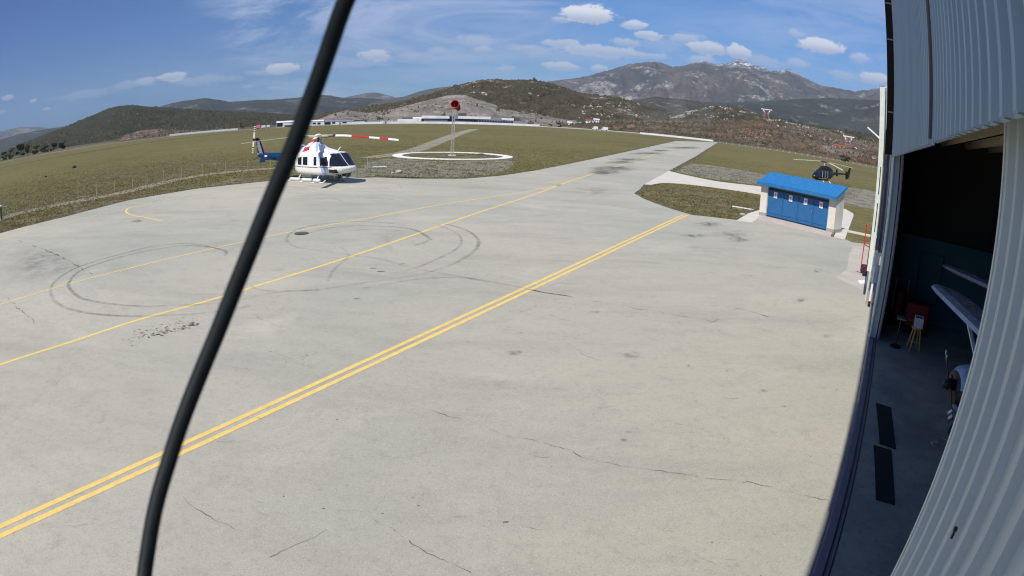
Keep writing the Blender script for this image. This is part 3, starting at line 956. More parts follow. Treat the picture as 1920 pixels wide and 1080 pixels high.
# ------------------------------------------------------------------ countable trees
M_BARK = paint('bark', (0.09, 0.07, 0.05), 0.95)
def leaf_mat(name, a, b):
    n = NT(name)
    n.set('Base Color', n.mix(n.ramp(n.noise(0.9, 4, 0.8), 0.4, 0.6), a, b)).set('Roughness', 0.85).set('Specular IOR Level', 0.15)
    return n.mat


LF = [leaf_mat('leaves_yellow_green', (0.17, 0.165, 0.04, 1), (0.11, 0.12, 0.035, 1)), leaf_mat('leaves_dark', (0.03, 0.045, 0.02, 1), (0.055, 0.065, 0.03, 1)),
      leaf_mat('leaves_brown', (0.12, 0.09, 0.05, 1), (0.08, 0.07, 0.035, 1))]
def tree(loc, h, w, mat, label, cat='tree', name='broadleaf_tree', group=None, seed=0, nleaf=420, trunk=0.25):
    rg = random.Random(seed)
    t = empty(name, loc, rg.uniform(0, 6), label, cat, group)
    mb = MB()
    top = h * 0.8
    mb.tube([(0, 0, -0.6), (0.05 * w, 0, h * 0.3), (-0.04 * w, 0.03 * w, h * 0.55), (0, 0, top)], [h * 0.028, h * 0.022, h * 0.014, h * 0.004], 7)
    lumps = []
    for k in range(9):
        a, z = rg.uniform(0, 6.28), rg.uniform(trunk, 0.85) * h
        r = w * 0.5 * rg.uniform(0.25, 0.75) * (1 - 0.55 * max(0, z / h - 0.5))
        e = Vector((r * math.cos(a), r * math.sin(a), z + 0.08 * h))
        mb.tube([(0, 0, z * 0.75), e * 0.6 + Vector((0, 0, z * 0.32)), e], [h * 0.009, h * 0.006, h * 0.002], 5)
        lumps.append((e, w * rg.uniform(0.16, 0.3)))
    mb.build('trunk', M_BARK, t)
    mb = MB()
    for k in range(nleaf):
        c, r = rg.choice(lumps)
        v = Vector((rg.gauss(0, 1), rg.gauss(0, 1), rg.gauss(0, 1))).normalized() * r * rg.uniform(0.3, 1.1)
        v.z *= h / w * 0.55
        p = c + v
        sz = w * rg.uniform(0.03, 0.075)
        u = Vector((rg.gauss(0, 1), rg.gauss(0, 1), rg.gauss(0, 1))).normalized()
        q = u.cross(Vector((rg.gauss(0, 1), rg.gauss(0, 1), rg.gauss(0, 1)))).normalized()
        mb.poly([p - u * sz, p + q * sz, p + u * sz, p - q * sz])
    mb.build('crown', mat, t, fix=False)
    return t


tl = [(8, 303, 285, 1, 'dark small tree at the far left end of the row below the wooded hill'), (20, 300, 278, 0, 'yellow-green tree, first from the left in the row beyond the field'), (38, 297, 271, 1, 'dark round tree between two yellow-green trees at the field end'),
      (52, 294, 268, 0, 'tall yellow-green tree, highest of the row beyond the far field'), (68, 290, 272, 0, 'narrow yellow-green tree just right of the tallest tree of the row'), (84, 287, 272, 2, 'brownish bare tree in the middle of the far tree row'),
      (100, 284, 268, 1, 'dark bushy tree right of the brownish bare tree'), (116, 281, 269, 1, 'wide dark tree at the right end of the far tree row')]
for i, (x, yb, yt, k, lab) in enumerate(tl):
    b = FW(x, yb, 560)
    tpz = FW(x, yt, 560)
    tree((b.x, b.y, 0), max(6, tpz.z), 7 + (i % 3) * 1.5, LF[k], lab, group='trees in the row beyond the far field', seed=20 + i, nleaf=1100, trunk=0.08)
for i, (x, yb, yt, D, k, w, lab) in enumerate([(1032, 237.5, 231.5, 500, 1, 4, 'small dark bush left of the round bush past the terminal'), (1047, 239, 231, 500, 1, 5, 'round dark bush standing right of the terminal building'),
                                              (1585, 297, 292, 425, 1, 9, 'low wide dark bush at the right field fence beside the black helicopter'), (722, 236, 229, 500, 2, 3, 'small leafless tree between the pale containers'),
                                              (450, 238, 226, 560, 0, 7, 'yellow-green tree standing alone left of the white covered stand')]):
    b = FW(x, yb, D)
    tree((b.x, b.y, 0), max(2.0, FW(x, yt, D).z), w, LF[k], lab, cat='bush' if k == 1 else 'tree', name='round_bush' if k == 1 else 'broadleaf_tree', seed=50 + i, nleaf=300, trunk=0.05)
# ------------------------------------------------------------------ far airport buildings
M_WALLG = paint('grey_cladding', (0.24, 0.25, 0.28), 0.5, scale=0.3)
M_DARKC = paint('dark_cladding', (0.035, 0.035, 0.045), 0.5, scale=0.3)
M_WHT2 = paint('white_cladding', (0.74, 0.74, 0.73), 0.5, scale=0.2)
M_PURP = paint('brown_roofing', (0.09, 0.07, 0.075), 0.7, scale=0.3)


class Facade:
    """local frame on a vertical plane facing the camera side, placed at a real distance"""

    def __init__(s, xc, D, rz=0.0):
        az = R(AE(xc, 230)[0])
        s.c = Vector((math.sin(az) * D, math.cos(az) * D, 0))
        s.ang = -az + rz
        s.ux = Vector((math.cos(s.ang), math.sin(s.ang), 0))
        s.uy = Vector((-math.sin(s.ang), math.cos(s.ang), 0))

    def at(s, x, y):
        v = ray(x, y)
        k = s.c.dot(s.uy) / Vector((v.x, v.y, 0)).dot(s.uy)
        p = Vector((v.x * k, v.y * k, CAMH + v.z * k))
        return (p - s.c).dot(s.ux), p.z

    def rect(s, mb, x0, x1, y0, y1, d0, d1):
        """box whose front covers photo span x0..x1, y0 (top)..y1 (bottom), depth d0..d1"""
        xm = (x0 + x1) / 2
        a, _ = s.at(x0, (y0 + y1) / 2)
        b, _ = s.at(x1, (y0 + y1) / 2)
        _, z1 = s.at(xm, y0)
        _, z0 = s.at(xm, y1)
        mb.box(a, b, d0, d1, max(z0, -0.2), z1)
        return a, b, max(z0, -0.2), z1


F = Facade(870, 540)
T = empty('terminal_building', F.c, F.ang, 'long low airport terminal with white bands and grey wall beyond the windsock', 'building')
def fb(f, parent, name, mat, rects, d0=0, d1=12):
    mb = MB()
    for r in rects:
        e0, e1 = (r[4], r[5]) if len(r) > 4 else (d0, d1)
        f.rect(mb, *r[:4], e0, e1)
    return mb.build(name, mat, parent)


fb(F, T, 'wall', M_DARKC, [(745.5, 790, 226, 236), (791, 843, 219, 236)], 1.5, 16)
fb(F, T, 'wall', M_WALLG, [(852, 950, 221, 237.5), (950, 989, 228, 238.5)], 0, 18)
fb(F, T, 'tower', M_DARKC, [(843, 852, 218, 236)], 0.4, 10)
fb(F, T, 'roof_band', M_WHT2, [(745.6, 790, 223.2, 227.6)], -1, 17)
fb(F, T, 'roof_band', M_WHT2, [(791, 842.7, 217, 222.2)], -2, 17)
fb(F, T, 'roof_band', M_WHT2, [(859, 920, 218.2, 223)], -0.4, 18.5)
fb(F, T, 'roof_band', M_WHT2, [(941, 963.5, 221.5, 225.5)], -0.4, 18.5)
fb(F, T, 'banner', M_WHT2, [(794.6, 839, 224.2, 229)], 0.8, 1.3)
fb(F, T, 'roof_plant', M_PURP, [(859.5, 874.5, 212, 217.6)], 3, 9)
fb(F, T, 'roof_plant', M_PURP, [(753, 772, 220, 223)], 3, 9)
fb(F, T, 'roof_plant', M_PURP, [(964, 975, 221, 227)], 2, 9)
fb(F, T, 'annex', M_PURP, [(989.5, 1000.5, 229.5, 238)], 0.5, 10)
fb(F, T, 'awning', M_WHT2, [(773, 790, 219.5, 222.4)], 4, 12)
for k in range(22):
    x = 853 + k * 5.0
    if 873 < x < 878: continue
    yy = 222.7 + (x - 853) * 0.045
    mb = MB()
    F.rect(mb, x, x + (4.7 if x < 890 else 3.4), yy + 0.0, yy + 2.9, -0.35, 0.05)
    mb.build('window', M_GLASS, T)
for k in range(7):
    x = 855 + k * 5.5
    mb = MB()
    F.rect(mb, x, x + 4.6, 228.4, 230.6, -0.12, 0.05)
    mb.build('window', M_GLASS, T)
for k in range(6):
    x = 943 + k * 7
    mb = MB()
    F.rect(mb, x, x + 4, 231.6 + k * .25, 233.8 + k * .25, -0.12, 0.05)
    mb.build('window', M_GLASS, T)

# low white boundary wall in front of the terminal
def wall_run(name, pts, h, th, mat, label, cat):
    mb = MB()
    for a, b in zip(pts[:-1], pts[1:]):
        a, b = Vector((a.x, a.y, 0)), Vector((b.x, b.y, 0))
        mb.beam(a + Vector((0, 0, h / 2 - 0.2)), b + Vector((0, 0, h / 2 - 0.2)), th, h)
    return tag(mb.build(name, mat), label, cat)


wall_run('boundary_wall', [FW(x, 233, 500) for x in (655, 700, 760, 820, 880, 940, 1012)], 1.9, 0.3, M_WHT2, 'low white boundary wall running in front of the terminal', 'wall')
wall_run('boundary_wall', [FW(x, 250, 468) for x in (1200, 1245, 1290, 1338)], 1.5, 0.4, M_WHT2, 'low white wall closing the far end of the taxiway', 'wall')
wall_run('boundary_wall', [FW(x, 245, 500) for x in (318, 350, 400, 446)], 1.6, 0.4, M_WHT2, 'low white wall at the foot of the brown spoil heap', 'wall')
wall_run('boundary_wall', [FW(x, 237, 495) for x in (1000, 1030, 1060, 1130, 1200)], 0.7, 0.5, M_CONC, 'low grey concrete barrier right of the terminal along the road', 'wall')
M_PINK = paint('pink_sheet', srgb(225, 120, 130)[:3], 0.6)
def shed_building(x0, x1, yt, yb, D, label, wm=M_WHT2, rm=None, dark=None, depth=7, name='low_building', cat='building', group=None, gable=0.25):
    f = Facade((x0 + x1) / 2, D)
    a, zt = f.at(x0, yt)
    b, _ = f.at(x1, yt)
    t = empty(name, f.c, f.ang, label, cat, group)
    zt = max(zt, 1.6)
    hw = zt * (1 - gable)
    mb = MB()
    mb.box(a, b, 0, depth, -0.1, hw)
    mb.build('wall', wm, t)
    mb = MB()
    mb.prism([(-0.3, hw), (depth + 0.3, hw), (depth / 2, zt)], 'x', a - 0.3, b + 0.3)
    mb.build('roof', rm or wm, t)
    for d in (dark or []):
        mb = MB()
        xa = a + (b - a) * d[0]
        xb = a + (b - a) * d[1]
        mb.box(xa, xb, -0.06, 0.1, hw * d[2], hw * d[3])
        mb.build('opening', M_GLASS, t)
    return t


shed_building(519, 556, 227.5, 236, 500, 'white covered stand with dark machinery under it left of the cable', dark=[(0.02, 0.3, 0.1, 0.9), (0.4, 0.9, 0.0, 0.35)], rm=M_WHT2)
shed_building(578, 607, 225.5, 234.5, 505, 'white low building immediately right of the cable', dark=[(0.3, 0.5, 0.3, 0.7), (0.6, 0.8, 0.2, 0.7)])
shed_building(607, 636, 226, 234.5, 505, 'white hall with dark open bays beyond the field', dark=[(0.05, 0.45, 0.1, 0.8), (0.55, 0.75, 0.3, 0.8)], rm=M_WALLG)
shed_building(637, 663, 226, 234.5, 506, 'white flat building with grey roof left of the containers', dark=[(0.2, 0.5, 0.4, 0.8)], rm=M_WALLG)
shed_building(663, 688, 224.8, 234.5, 507, 'white hall with dark gable end beside the containers', dark=[(0.85, 0.98, 0.3, 0.9)], rm=M_DARKC)
for x0, x1, yt, D, lab, mt in [(691, 708, 227.5, 503, 'wide pale cream container left of the greenish one', M_CONC), (710, 720, 224.8, 503, 'tall greenish white container in front of the quarry slope', paint('pale_green_paint', (0.55, 0.62, 0.52))),
                               (724, 733, 229.5, 503, 'small white container right of the greenish one', M_WHT2), (736, 744.5, 226.2, 503, 'cream container touching the left end of the terminal', M_CONC)]:
    shed_building(x0, x1, yt, 234, D, lab, mt, M_WHT2, [(0.1, 0.3, 0.2, 0.8)], 3, 'container', 'container', 'containers left of the terminal', 0.04)
for x0, x1, yt, D, lab, mt in [(481, 488, 234.5, 470, 'small pink and white covered trailer at the far field edge', M_PINK), (490, 498, 235.5, 470, 'small white trailer right of the pink one', M_WHT2), (500, 506, 234.5, 472, 'small white trailer left of the covered stand', M_WHT2)]:
    f = Facade((x0 + x1) / 2, D)
    a, zt = f.at(x0, yt)
    b, _ = f.at(x1, yt)
    t = empty('trailer', f.c, f.ang, lab, 'trailer', 'trailers at the far field edge')
    mb = MB()
    mb.box(a, b, 0, 2, 0.6, max(2.2, zt))
    mb.build('body', mt, t, bevel=0.2)
    for q in (0.3, 0.7):
        mb = MB()
        mb.tube([(a + (b - a) * q, -0.05, 0.4), (a + (b - a) * q, 0.2, 0.4)], 0.4, 12)
        mb.build('wheel', M_RUBBER, t)
M_ROOFR = paint('red_roof', (0.32, 0.08, 0.05), 0.8, scale=1)
M_SALM = paint('salmon_wall', (0.55, 0.3, 0.2), 0.8, scale=1)
for x0, x1, yt, yb, D, lab, wm, rm in [(1064, 1072.5, 227.5, 232.5, 640, 'white container pair at the foot of the scrub hill', M_WHT2, M_WHT2), (1076, 1089, 228, 233, 640, 'cream low house left of the red roofed house', M_CONC, M_WALLG),
                                       (1098, 1113, 223.5, 230.5, 660, 'house with red roof below the scrub hill', M_WHT2, M_ROOFR), (1113, 1123.5, 222, 228, 665, 'bright white house right of the red roofed house', M_WHT2, M_WHT2),
                                       (1562, 1584, 286, 291, 600, 'low salmon building with red roof on the red plateau', M_SALM, M_ROOFR), (1635, 1642, 293, 300, 560, 'small white house beside the right field fence', M_WHT2, M_ROOFR)]:
    f = Facade((x0 + x1) / 2, D)
    a, z0 = f.at(x0, yb)
    _, z1 = f.at(x0, yt)
    b, _ = f.at(x1, yb)
    gz = max(ground_z(hB if x0 < 1100 and D > 700 else hR, f.c.x, f.c.y), -0.2)
    t = empty('house', f.c, f.ang, lab, 'house')
    z1 = max(z1, gz + 3)
    mb = MB()
    mb.box(a, b, 0, 7, min(gz, z0) - 1.5, z1 - 1.2)
    mb.build('wall', wm, t)
    mb = MB()
    mb.prism([(-0.5, z1 - 1.2), (7.5, z1 - 1.2), (3.5, z1)], 'x', a - 0.4, b + 0.4)
    mb.build('roof', rm, t)
    for q in (0.25, 0.65):
        mb = MB()
        mb.box(a + (b - a) * q, a + (b - a) * (q + 0.12), -0.06, 0.1, z1 - 3.0, z1 - 1.8)
        mb.build('window', M_GLASS, t)
# white lorries by the barrier
for x0, x1, y0, lab in [(1110, 1121, 245, 'small white van parked by the far barrier'), (1126.5, 1140, 245.5, 'white box lorry parked by the far barrier')]:
    f = Facade((x0 + x1) / 2, 478)
    a, _ = f.at(x0, y0)
    b, _ = f.at(x1, y0)
    t = empty('parked_lorry' if x1 > 1130 else 'parked_van', f.c, f.ang, lab, 'lorry' if x1 > 1130 else 'van')
    L = b - a
    mb = MB()
    mb.box(a + L * 0.3, b, 0, 2.2, 0.8, 2.9)
    mb.build('box_body', M_WHT2, t, bevel=0.1)
    mb = MB()
    mb.prism([(a, 0.6), (a + L * 0.28, 0.6), (a + L * 0.28, 2.3), (a + L * 0.1, 2.3), (a, 1.5)], 'y', 0.05, 2.15)
    mb.build('cab', M_WHT2, t)
    mb = MB()
    mb.box(a + L * 0.07, a + L * 0.2, -0.02, 0.1, 1.5, 2.1)
    mb.build('side_window', M_GLASS, t)
    for q in (0.15, 0.8):
        mb = MB()
        mb.tube([(a + L * q, -0.05, 0.45), (a + L * q, 0.3, 0.45)], 0.45, 12)
        mb.build('wheel', M_RUBBER, t)

# right-hand field fence: short pale posts
def fence(name, pts, h, spacing, label, prad, pmat, wires, group=None, wmat=None, tilt=0):
    ps = smooth_path(pts, 0.5)
    acc, out, last = 0, [ps[0]], ps[0]
    for p in ps[1:]:
        acc += (p - last).length
        last = p
        if acc >= spacing:
            out.append(p)
            acc = 0
    t = empty(name, (out[0].x, out[0].y, 0), 0, label, 'fence', group)
    o0 = Vector((out[0].x, out[0].y, 0))
    me0 = None
    rr = random.Random(len(out))
    for p in out[:100]:
        q = Vector((p.x, p.y, 0)) - o0
        if me0 is None:
            mb = MB()
            mb.tube([(0, 0, -0.3), (0, 0, h)], prad, 6)
            po = mb.build('post', pmat, t)
            me0 = po.data
        else:
            po = bpy.data.objects.new('post', me0)
            C.objects.link(po)
            po.parent = t
        po.location = q
        po.rotation_euler = (rr.gauss(0, 0.03), rr.gauss(0, 0.03), 0)
    mb = MB()
    for z in wires:
        mb.tube([Vector((p.x, p.y, z + rr.gauss(0, 0.01))) - o0 for p in out[:100]], 0.006 if h > 0.6 else 0.02, 4)
    mb.build('wire', wmat or M_STEEL, t)
    return t


M_POST = paint('weathered_post', (0.42, 0.40, 0.32), 0.8)
fence('field_fence', [FW(x, y, D) for x, y, D in [(1350, 268, 430), (1400, 274, 425), (1470, 281, 415), (1543, 291.7, 405), (1600, 301, 400), (1650, 310, 395)]], 1.1, 4.5, 'fence of pale stubby posts along the far side of the right field', 0.24, M_POST, [0.9])
lf = [(-30, 424), (2, 415), (15, 410.5), (30, 406), (57, 399.5), (85, 393), (113, 386.5), (140, 380), (167, 373), (195, 366), (222, 359), (249, 352.5), (276, 346), (301, 341), (327, 335.8), (353, 331.5), (380, 327.5), (406, 324), (431, 321),
      (456, 318), (474, 316), (500, 313.5), (540, 312), (600, 312), (653, 314), (674, 315), (697.5, 315.8), (730, 316)]
fence('wire_fence', px(lf), 1.15, 2.55, 'wire fence on thin weathered posts along the gravel path left of the apron', 0.026, M_POST, [0.3, 0.6, 0.9, 1.1])

# masts on the plateau
M_MASTR = paint('faded_red_paint', (0.38, 0.17, 0.17), 0.6)
for bx, by, wdt, yb, D, data, lab in [(1437.5, 205.5, 21, 223, 900, hR, 'tall red and white mast with flat white top above the plateau'), (1591, 256.5, 21, 279, 640, hR, 'lower red and white mast with flat white top near the white house')]:
    c = FW(bx, by, D)
    f = Facade(bx, D)
    W = abs(f.at(bx + wdt / 2, by)[0] - f.at(bx - wdt / 2, by)[0])
    gz = ground_z(data, c.x, c.y)
    bot = FW(bx, yb, D).z
    t = empty('approach_mast', (c.x, c.y, 0), f.ang, lab, 'mast', 'red and white masts on the plateau')
    H = c.z
    mb = MB()
    mb.box(-W / 2, W / 2, -1.2, 1.2, H - 0.5, H + 0.7)
    mb.build('platform', M_WHT2, t)
    mb = MB()
    for sgn in (-1, 1):
        mb.beam((sgn * W * 0.3, 0, H - 1.2), (sgn * W * 0.12, 0, H - 1.2 - (H - bot) * 0.33), 1.3)
    mb.build('brace', M_WHT2, t)
    mb = MB()
    lo_ = min(gz, bot) - 2
    for sgn in (-1, 1):
        for s2 in (-1, 1):
            mb.beam((sgn * W * 0.15, s2 * 1.5, H), (sgn * W * 0.3, s2 * 3, lo_), 0.7)
    for k in range(5):
        z = lo_ + 1 + (H - lo_) * k / 6
        mb.beam((-W * 0.28, 0, z), (W * 0.28, 0, z + (H - lo_) / 7), 0.25)
        mb.beam((W * 0.28, 0, z), (-W * 0.28, 0, z + (H - lo_) / 7), 0.25)
    mb.build('lattice_leg', M_MASTR, t)
# dust over the red earth
dm = bpy.data.materials.new('dust')
dm.use_nodes = True
nt = dm.node_tree
nt.nodes.remove(nt.nodes['Principled BSDF'])
pv = nt.nodes.new('ShaderNodeVolumePrincipled')
pv.inputs['Color'].default_value = (0.85, 0.8, 0.75, 1)
pv.inputs['Density'].default_value = 0.0035
nt.links.new(pv.outputs[0], nt.nodes['Material Output'].inputs['Volume'])
mb = MB()
for x, y, D, rx, rz in [(1285, 226, 690, 22, 13), (1268, 205, 720, 12, 20), (1240, 222, 700, 26, 9), (1310, 232, 680, 22, 8), (1325, 215, 730, 12, 9)]:
    c = FW(x, y, D)
    mb.ellipsoid((c.x, c.y, max(c.z, rz * 0.9)), (rx, 20, rz), 18, 12)
tag(mb.build('dust_cloud', dm, smooth=True), 'thin pale dust hanging over the red earth beyond the taxiway', 'dust', kind='stuff')
# ------------------------------------------------------------------ blue-roofed shed
M_BLUER = paint('blue_roof_sheet', srgb(38, 112, 168)[:3], 0.6, var=0.1, dirt=srgb(90, 120, 140))
M_BLUED = paint('blue_door_paint', srgb(42, 100, 150)[:3], 0.6, var=0.08, dirt=(0.02, 0.09, 0.26, 1))
M_SHWALL = paint('cream_render', (0.68, 0.64, 0.54), 0.85, var=0.06, dirt=(0.45, 0.42, 0.35, 1))
M_PLINTH = paint('grey_plinth', (0.33, 0.31, 0.29), 0.9)
SFL = G(1422.8, 405)
su = Vector((0.551, -0.834, 0)).normalized()
sh = empty('storage_shed', (SFL.x, SFL.y, 0.1), math.atan2(su.y, su.x), 'small cream shed with blue metal roof and four blue doors at the apron edge', 'shed')
W_, D_ = 6.55, 1.3
mb = MB()
mb.box(0, 0.6, 0, D_, 0.22, 2.28); mb.box(W_ - 0.6, W_, 0, D_, 0.22, 2.28)
mb.box(0.6, W_ - 0.6, D_ - 0.2, D_, 0.22, 2.28); mb.box(0.21, W_ - 0.21, D_ - 0.15, D_ - 0.01, 2.281, 2.98)
mb.box(0.6, W_ - 0.6, 0.55, 0.75, 2.0, 2.28)
mb.build('wall', M_SHWALL, sh)
for a, b in ((0, 0.2), (W_ - 0.2, W_)):
    mb = MB()
    mb.prism([(0.0, 2.28), (D_, 2.28), (D_, 3.03), (0.0, 2.5)], 'x', a + 0.01, b - 0.01)
    mb.build('gable', M_SHWALL, sh)
mb = MB()
mb.box(-0.015, 0.615, -0.015, D_ + 0.015, -0.1, 0.22); mb.box(W_ - 0.615, W_ + 0.015, -0.015, D_ + 0.015, -0.1, 0.22)
mb.box(0.615, W_ - 0.615, 0.2, D_, -0.1, 0.06)
mb.build('plinth', M_PLINTH, sh)
def corr(mb, n, x0, x1, p0, p1, hgt, frac=0.35):
    """ribbed sheet between lines p0 and p1 (y,z) from x0 to x1"""
    d = Vector((0, p1[0] - p0[0], p1[1] - p0[1])).normalized()
    nn = Vector((0, -d.z, d.y))
    xs = []
    w = (x1 - x0) / n
    for i in range(n):
        a = x0 + i * w
        xs += [(a, 0), (a + w * (1 - frac) , 0), (a + w * (1 - frac * .75), hgt), (a + w * (1 - frac * 0.25), hgt)]
    xs.append((x1, 0))
    A0 = Vector((0, p0[0], p0[1])); B0 = Vector((0, p1[0], p1[1]))
    vs = []
    for x, h in xs:
        vs += [A0 + Vector((x, 0, 0)) + nn * h, B0 + Vector((x, 0, 0)) + nn * h]
    mb.raw(vs, [(2 * i, 2 * i + 2, 2 * i + 3, 2 * i + 1) for i in range(len(xs) - 1)])


ry, rz_ = D_ + 0.06, 3.16
mb = MB()
corr(mb, 22, -0.15, W_ + 0.15, (-0.38, 2.42), (ry, rz_), 0.035)
mb.build('roof', M_BLUER, sh)
mb = MB()
mb.box(-0.17, W_ + 0.17, -0.42, -0.385, 2.22, 2.43)
mb.prism([(-0.385, 2.3), (-0.385, 2.415), (ry, rz_ - 0.01), (ry, rz_ - 0.13)], 'x', W_ + 0.12, W_ + 0.16)
mb.prism([(-0.385, 2.3), (-0.385, 2.415), (ry, rz_ - 0.01), (ry, rz_ - 0.13)], 'x', -0.16, -0.12)
mb.box(-0.12, W_ + 0.12, -0.385, 0.0, 2.285, 2.3)
mb.build('roof_trim', M_BLUER, sh)
M_PAPER = paint('paper', (0.8, 0.78, 0.75), 0.7)
dw = (W_ - 1.2 - 0.02) / 4
for i in range(4):
    x0 = 0.61 + i * dw
    mb = MB()
    mb.box(x0 + 0.012, x0 + dw - 0.012, 0.1, 0.15, 0.09, 1.93)
    d = mb.build('door', M_BLUED, sh)
    d.location.y = 0.05
    mb = MB()
    mb.box(x0 + 0.012, x0 + dw - 0.012, 0.072, 0.1, 0.09, 0.15)
    mb.box(x0 + 0.012, x0 + dw - 0.012, 0.072, 0.1, 0.30, 0.35)
    mb.box(x0 + 0.012, x0 + dw - 0.012, 0.072, 0.1, 1.88, 1.93)
    mb.box(x0 + 0.012, x0 + 0.06, 0.072, 0.1, 0.151, 0.299); mb.box(x0 + 0.012, x0 + 0.06, 0.072, 0.1, 0.351, 1.879)
    mb.box(x0 + dw - 0.06, x0 + dw - 0.012, 0.072, 0.1, 0.151, 0.299); mb.box(x0 + dw - 0.06, x0 + dw - 0.012, 0.072, 0.1, 0.351, 1.879)
    mb.build('frame', M_BLUED, d)
    cx = (1.27, 2.62, 3.93, 5.25)[i]
    mb = MB()
    mb.box(cx - 0.15, cx + 0.15, 0.055, 0.07, 1.42, 1.86)
    s = mb.build('paper_notice', M_PAPER, d)
    mb = MB()
    mb.box(cx - 0.06, cx + 0.06, 0.048, 0.054, 1.62, 1.74)
    mb.box(cx - 0.09, cx + 0.09, 0.048, 0.054, 1.53, 1.545); mb.box(cx - 0.09, cx + 0.05, 0.048, 0.054, 1.49, 1.503)
    mb.build('notice_print', paint('notice_ink', (0.45, 0.12, 0.1), 0.7), d)
for x in (0.61 + dw, 0.61 + 3 * dw):
    mb = MB()
    mb.box(x - 0.09, x - 0.06, 0.08, 0.122, 0.95, 1.15)
    mb.build('door_handle', M_STEEL, sh)
for k in range(4):
    for z in (0.45, 1.6):
        mb = MB()
        xh = 0.61 + (k + (1 if k % 2 else 0)) * dw
        mb.tube([(xh, 0.11, z), (xh, 0.11, z + 0.12)], 0.015, 6)
        mb.build('hinge', M_STEEL, sh)
mb = MB()
mb.box(0.61, W_ - 0.61, 0.13, 0.25, 1.95, 2.0)
mb.build('door_rail', M_DARKC, sh)

# ------------------------------------------------------------------ windsock in its white ring
wc = Vector((-9.0, 86.3, 0))
mb = MB()
vs, fs = [], []
for i in range(96):
    a = 2 * math.pi * i / 96
    for r, z in ((8.4, 0.0), (8.4, 0.09), (7.05, 0.09), (7.05, 0.0)):
        rr = r + 0.07 * mnoise.noise(Vector((math.cos(a) * 6, math.sin(a) * 6, r)))
        vs.append((wc.x + rr * math.cos(a), wc.y + rr * math.sin(a), z))
for i in range(96):
    j = (i + 1) % 96
    for k in range(3): fs.append((i * 4 + k, j * 4 + k, j * 4 + k + 1, i * 4 + k + 1))
mb.raw(vs, fs)
tag(mb.build('marker_ring', paint('white_concrete', (0.78, 0.76, 0.7), 0.9, dirt=(0.5, 0.47, 0.38, 1))), 'white painted concrete ring on the grass round the windsock mast', 'marker ring')
ws = empty('windsock', (wc.x - 0.05, wc.y, 0), 0.1, 'red windsock on a slim grey lattice mast inside the white ring', 'windsock')
mb = MB()
MH = 6.75
for sx in (-1, 1):
    for sy in (-1, 1):
        mb.beam((sx * 0.2, sy * 0.2, 0.1), (sx * 0.14 + 0.05, sy * 0.14, MH), 0.07)
for k in range(14):
    z, z2 = 0.2 + k * MH / 14.3, 0.2 + (k + 1) * MH / 14.3
    for a, b in (((-0.18, -0.18), (0.18, -0.18)), ((0.18, -0.18), (0.18, 0.18)), ((0.18, 0.18), (-0.18, 0.18)), ((-0.18, 0.18), (-0.18, -0.18))):
        s2 = 1 - 0.25 * k / 14
        if k % 2: a, b = b, a
        mb.beam((a[0] * s2 + 0.04 * k / 14, a[1] * s2, z), (b[0] * s2 + 0.04 * k / 14, b[1] * s2, z2), 0.045)
mb.build('lattice_mast', paint('galvanised_steel', (0.5, 0.5, 0.47), 0.5, 0.3), ws)
mb = MB()
mb.box(-0.55, 0.55, -0.45, 0.45, -0.05, 0.14)
mb.build('footing', M_CONC, ws)
M_SOCK = paint('red_sock_fabric', srgb(135, 22, 30)[:3], 0.7)
sd = Vector((0.30, 0.93, -0.22)).normalized()
m0 = Vector((0.12, -0.25, MH + 0.62))
side = sd.cross(Vector((0, 0, 1))).normalized()
upv = side.cross(sd)
vs, fs = [], []
N = 22
secs = [(0, 0.56, 0), (0.35, 0.54, 0.0), (0.8, 0.48, -0.03), (1.1, 0.42, -0.08), (1.5, 0.36, -0.16), (1.8, 0.32, -0.24)]
for t, r, dr in secs:
    for i in range(N):
        a = 2 * math.pi * i / N
        vs.append(m0 + sd * t + side * r * math.cos(a) + upv * r * math.sin(a) * (1 + 0.05 * math.sin(3 * a + t * 4)) + Vector((0, 0, dr)))
for j in range(len(secs) - 1):
    for i in range(N):
        fs.append((j * N + i, j * N + (i + 1) % N, (j + 1) * N + (i + 1) % N, (j + 1) * N + i))
mb = MB()
mb.raw(vs, fs)
sk = mb.build('sock', M_SOCK, ws, smooth=True)
sm = sk.modifiers.new('s', 'SOLIDIFY'); sm.thickness = 0.01
mb = MB()
mb.tube([m0 + side * 0.57 * math.cos(a) + upv * 0.57 * math.sin(a) for a in np.linspace(0, 2 * math.pi, 25)], 0.03, 6, cap=False)
mb.tube([(0.05, 0, MH - 0.1), (0.05, 0, MH + 0.65)], 0.04, 6)
mb.build('sock_frame', M_RED, ws)
mb = MB()
mb.ellipsoid((-0.32, 0.1, MH - 0.4), (0.09, 0.09, 0.12))
mb.tube([(-0.32, 0.1, MH - 0.5), (-0.1, 0.05, MH - 0.6)], 0.025, 5)
mb.build('lamp', paint('orange_lamp', srgb(205, 110, 70)[:3], 0.5), ws)

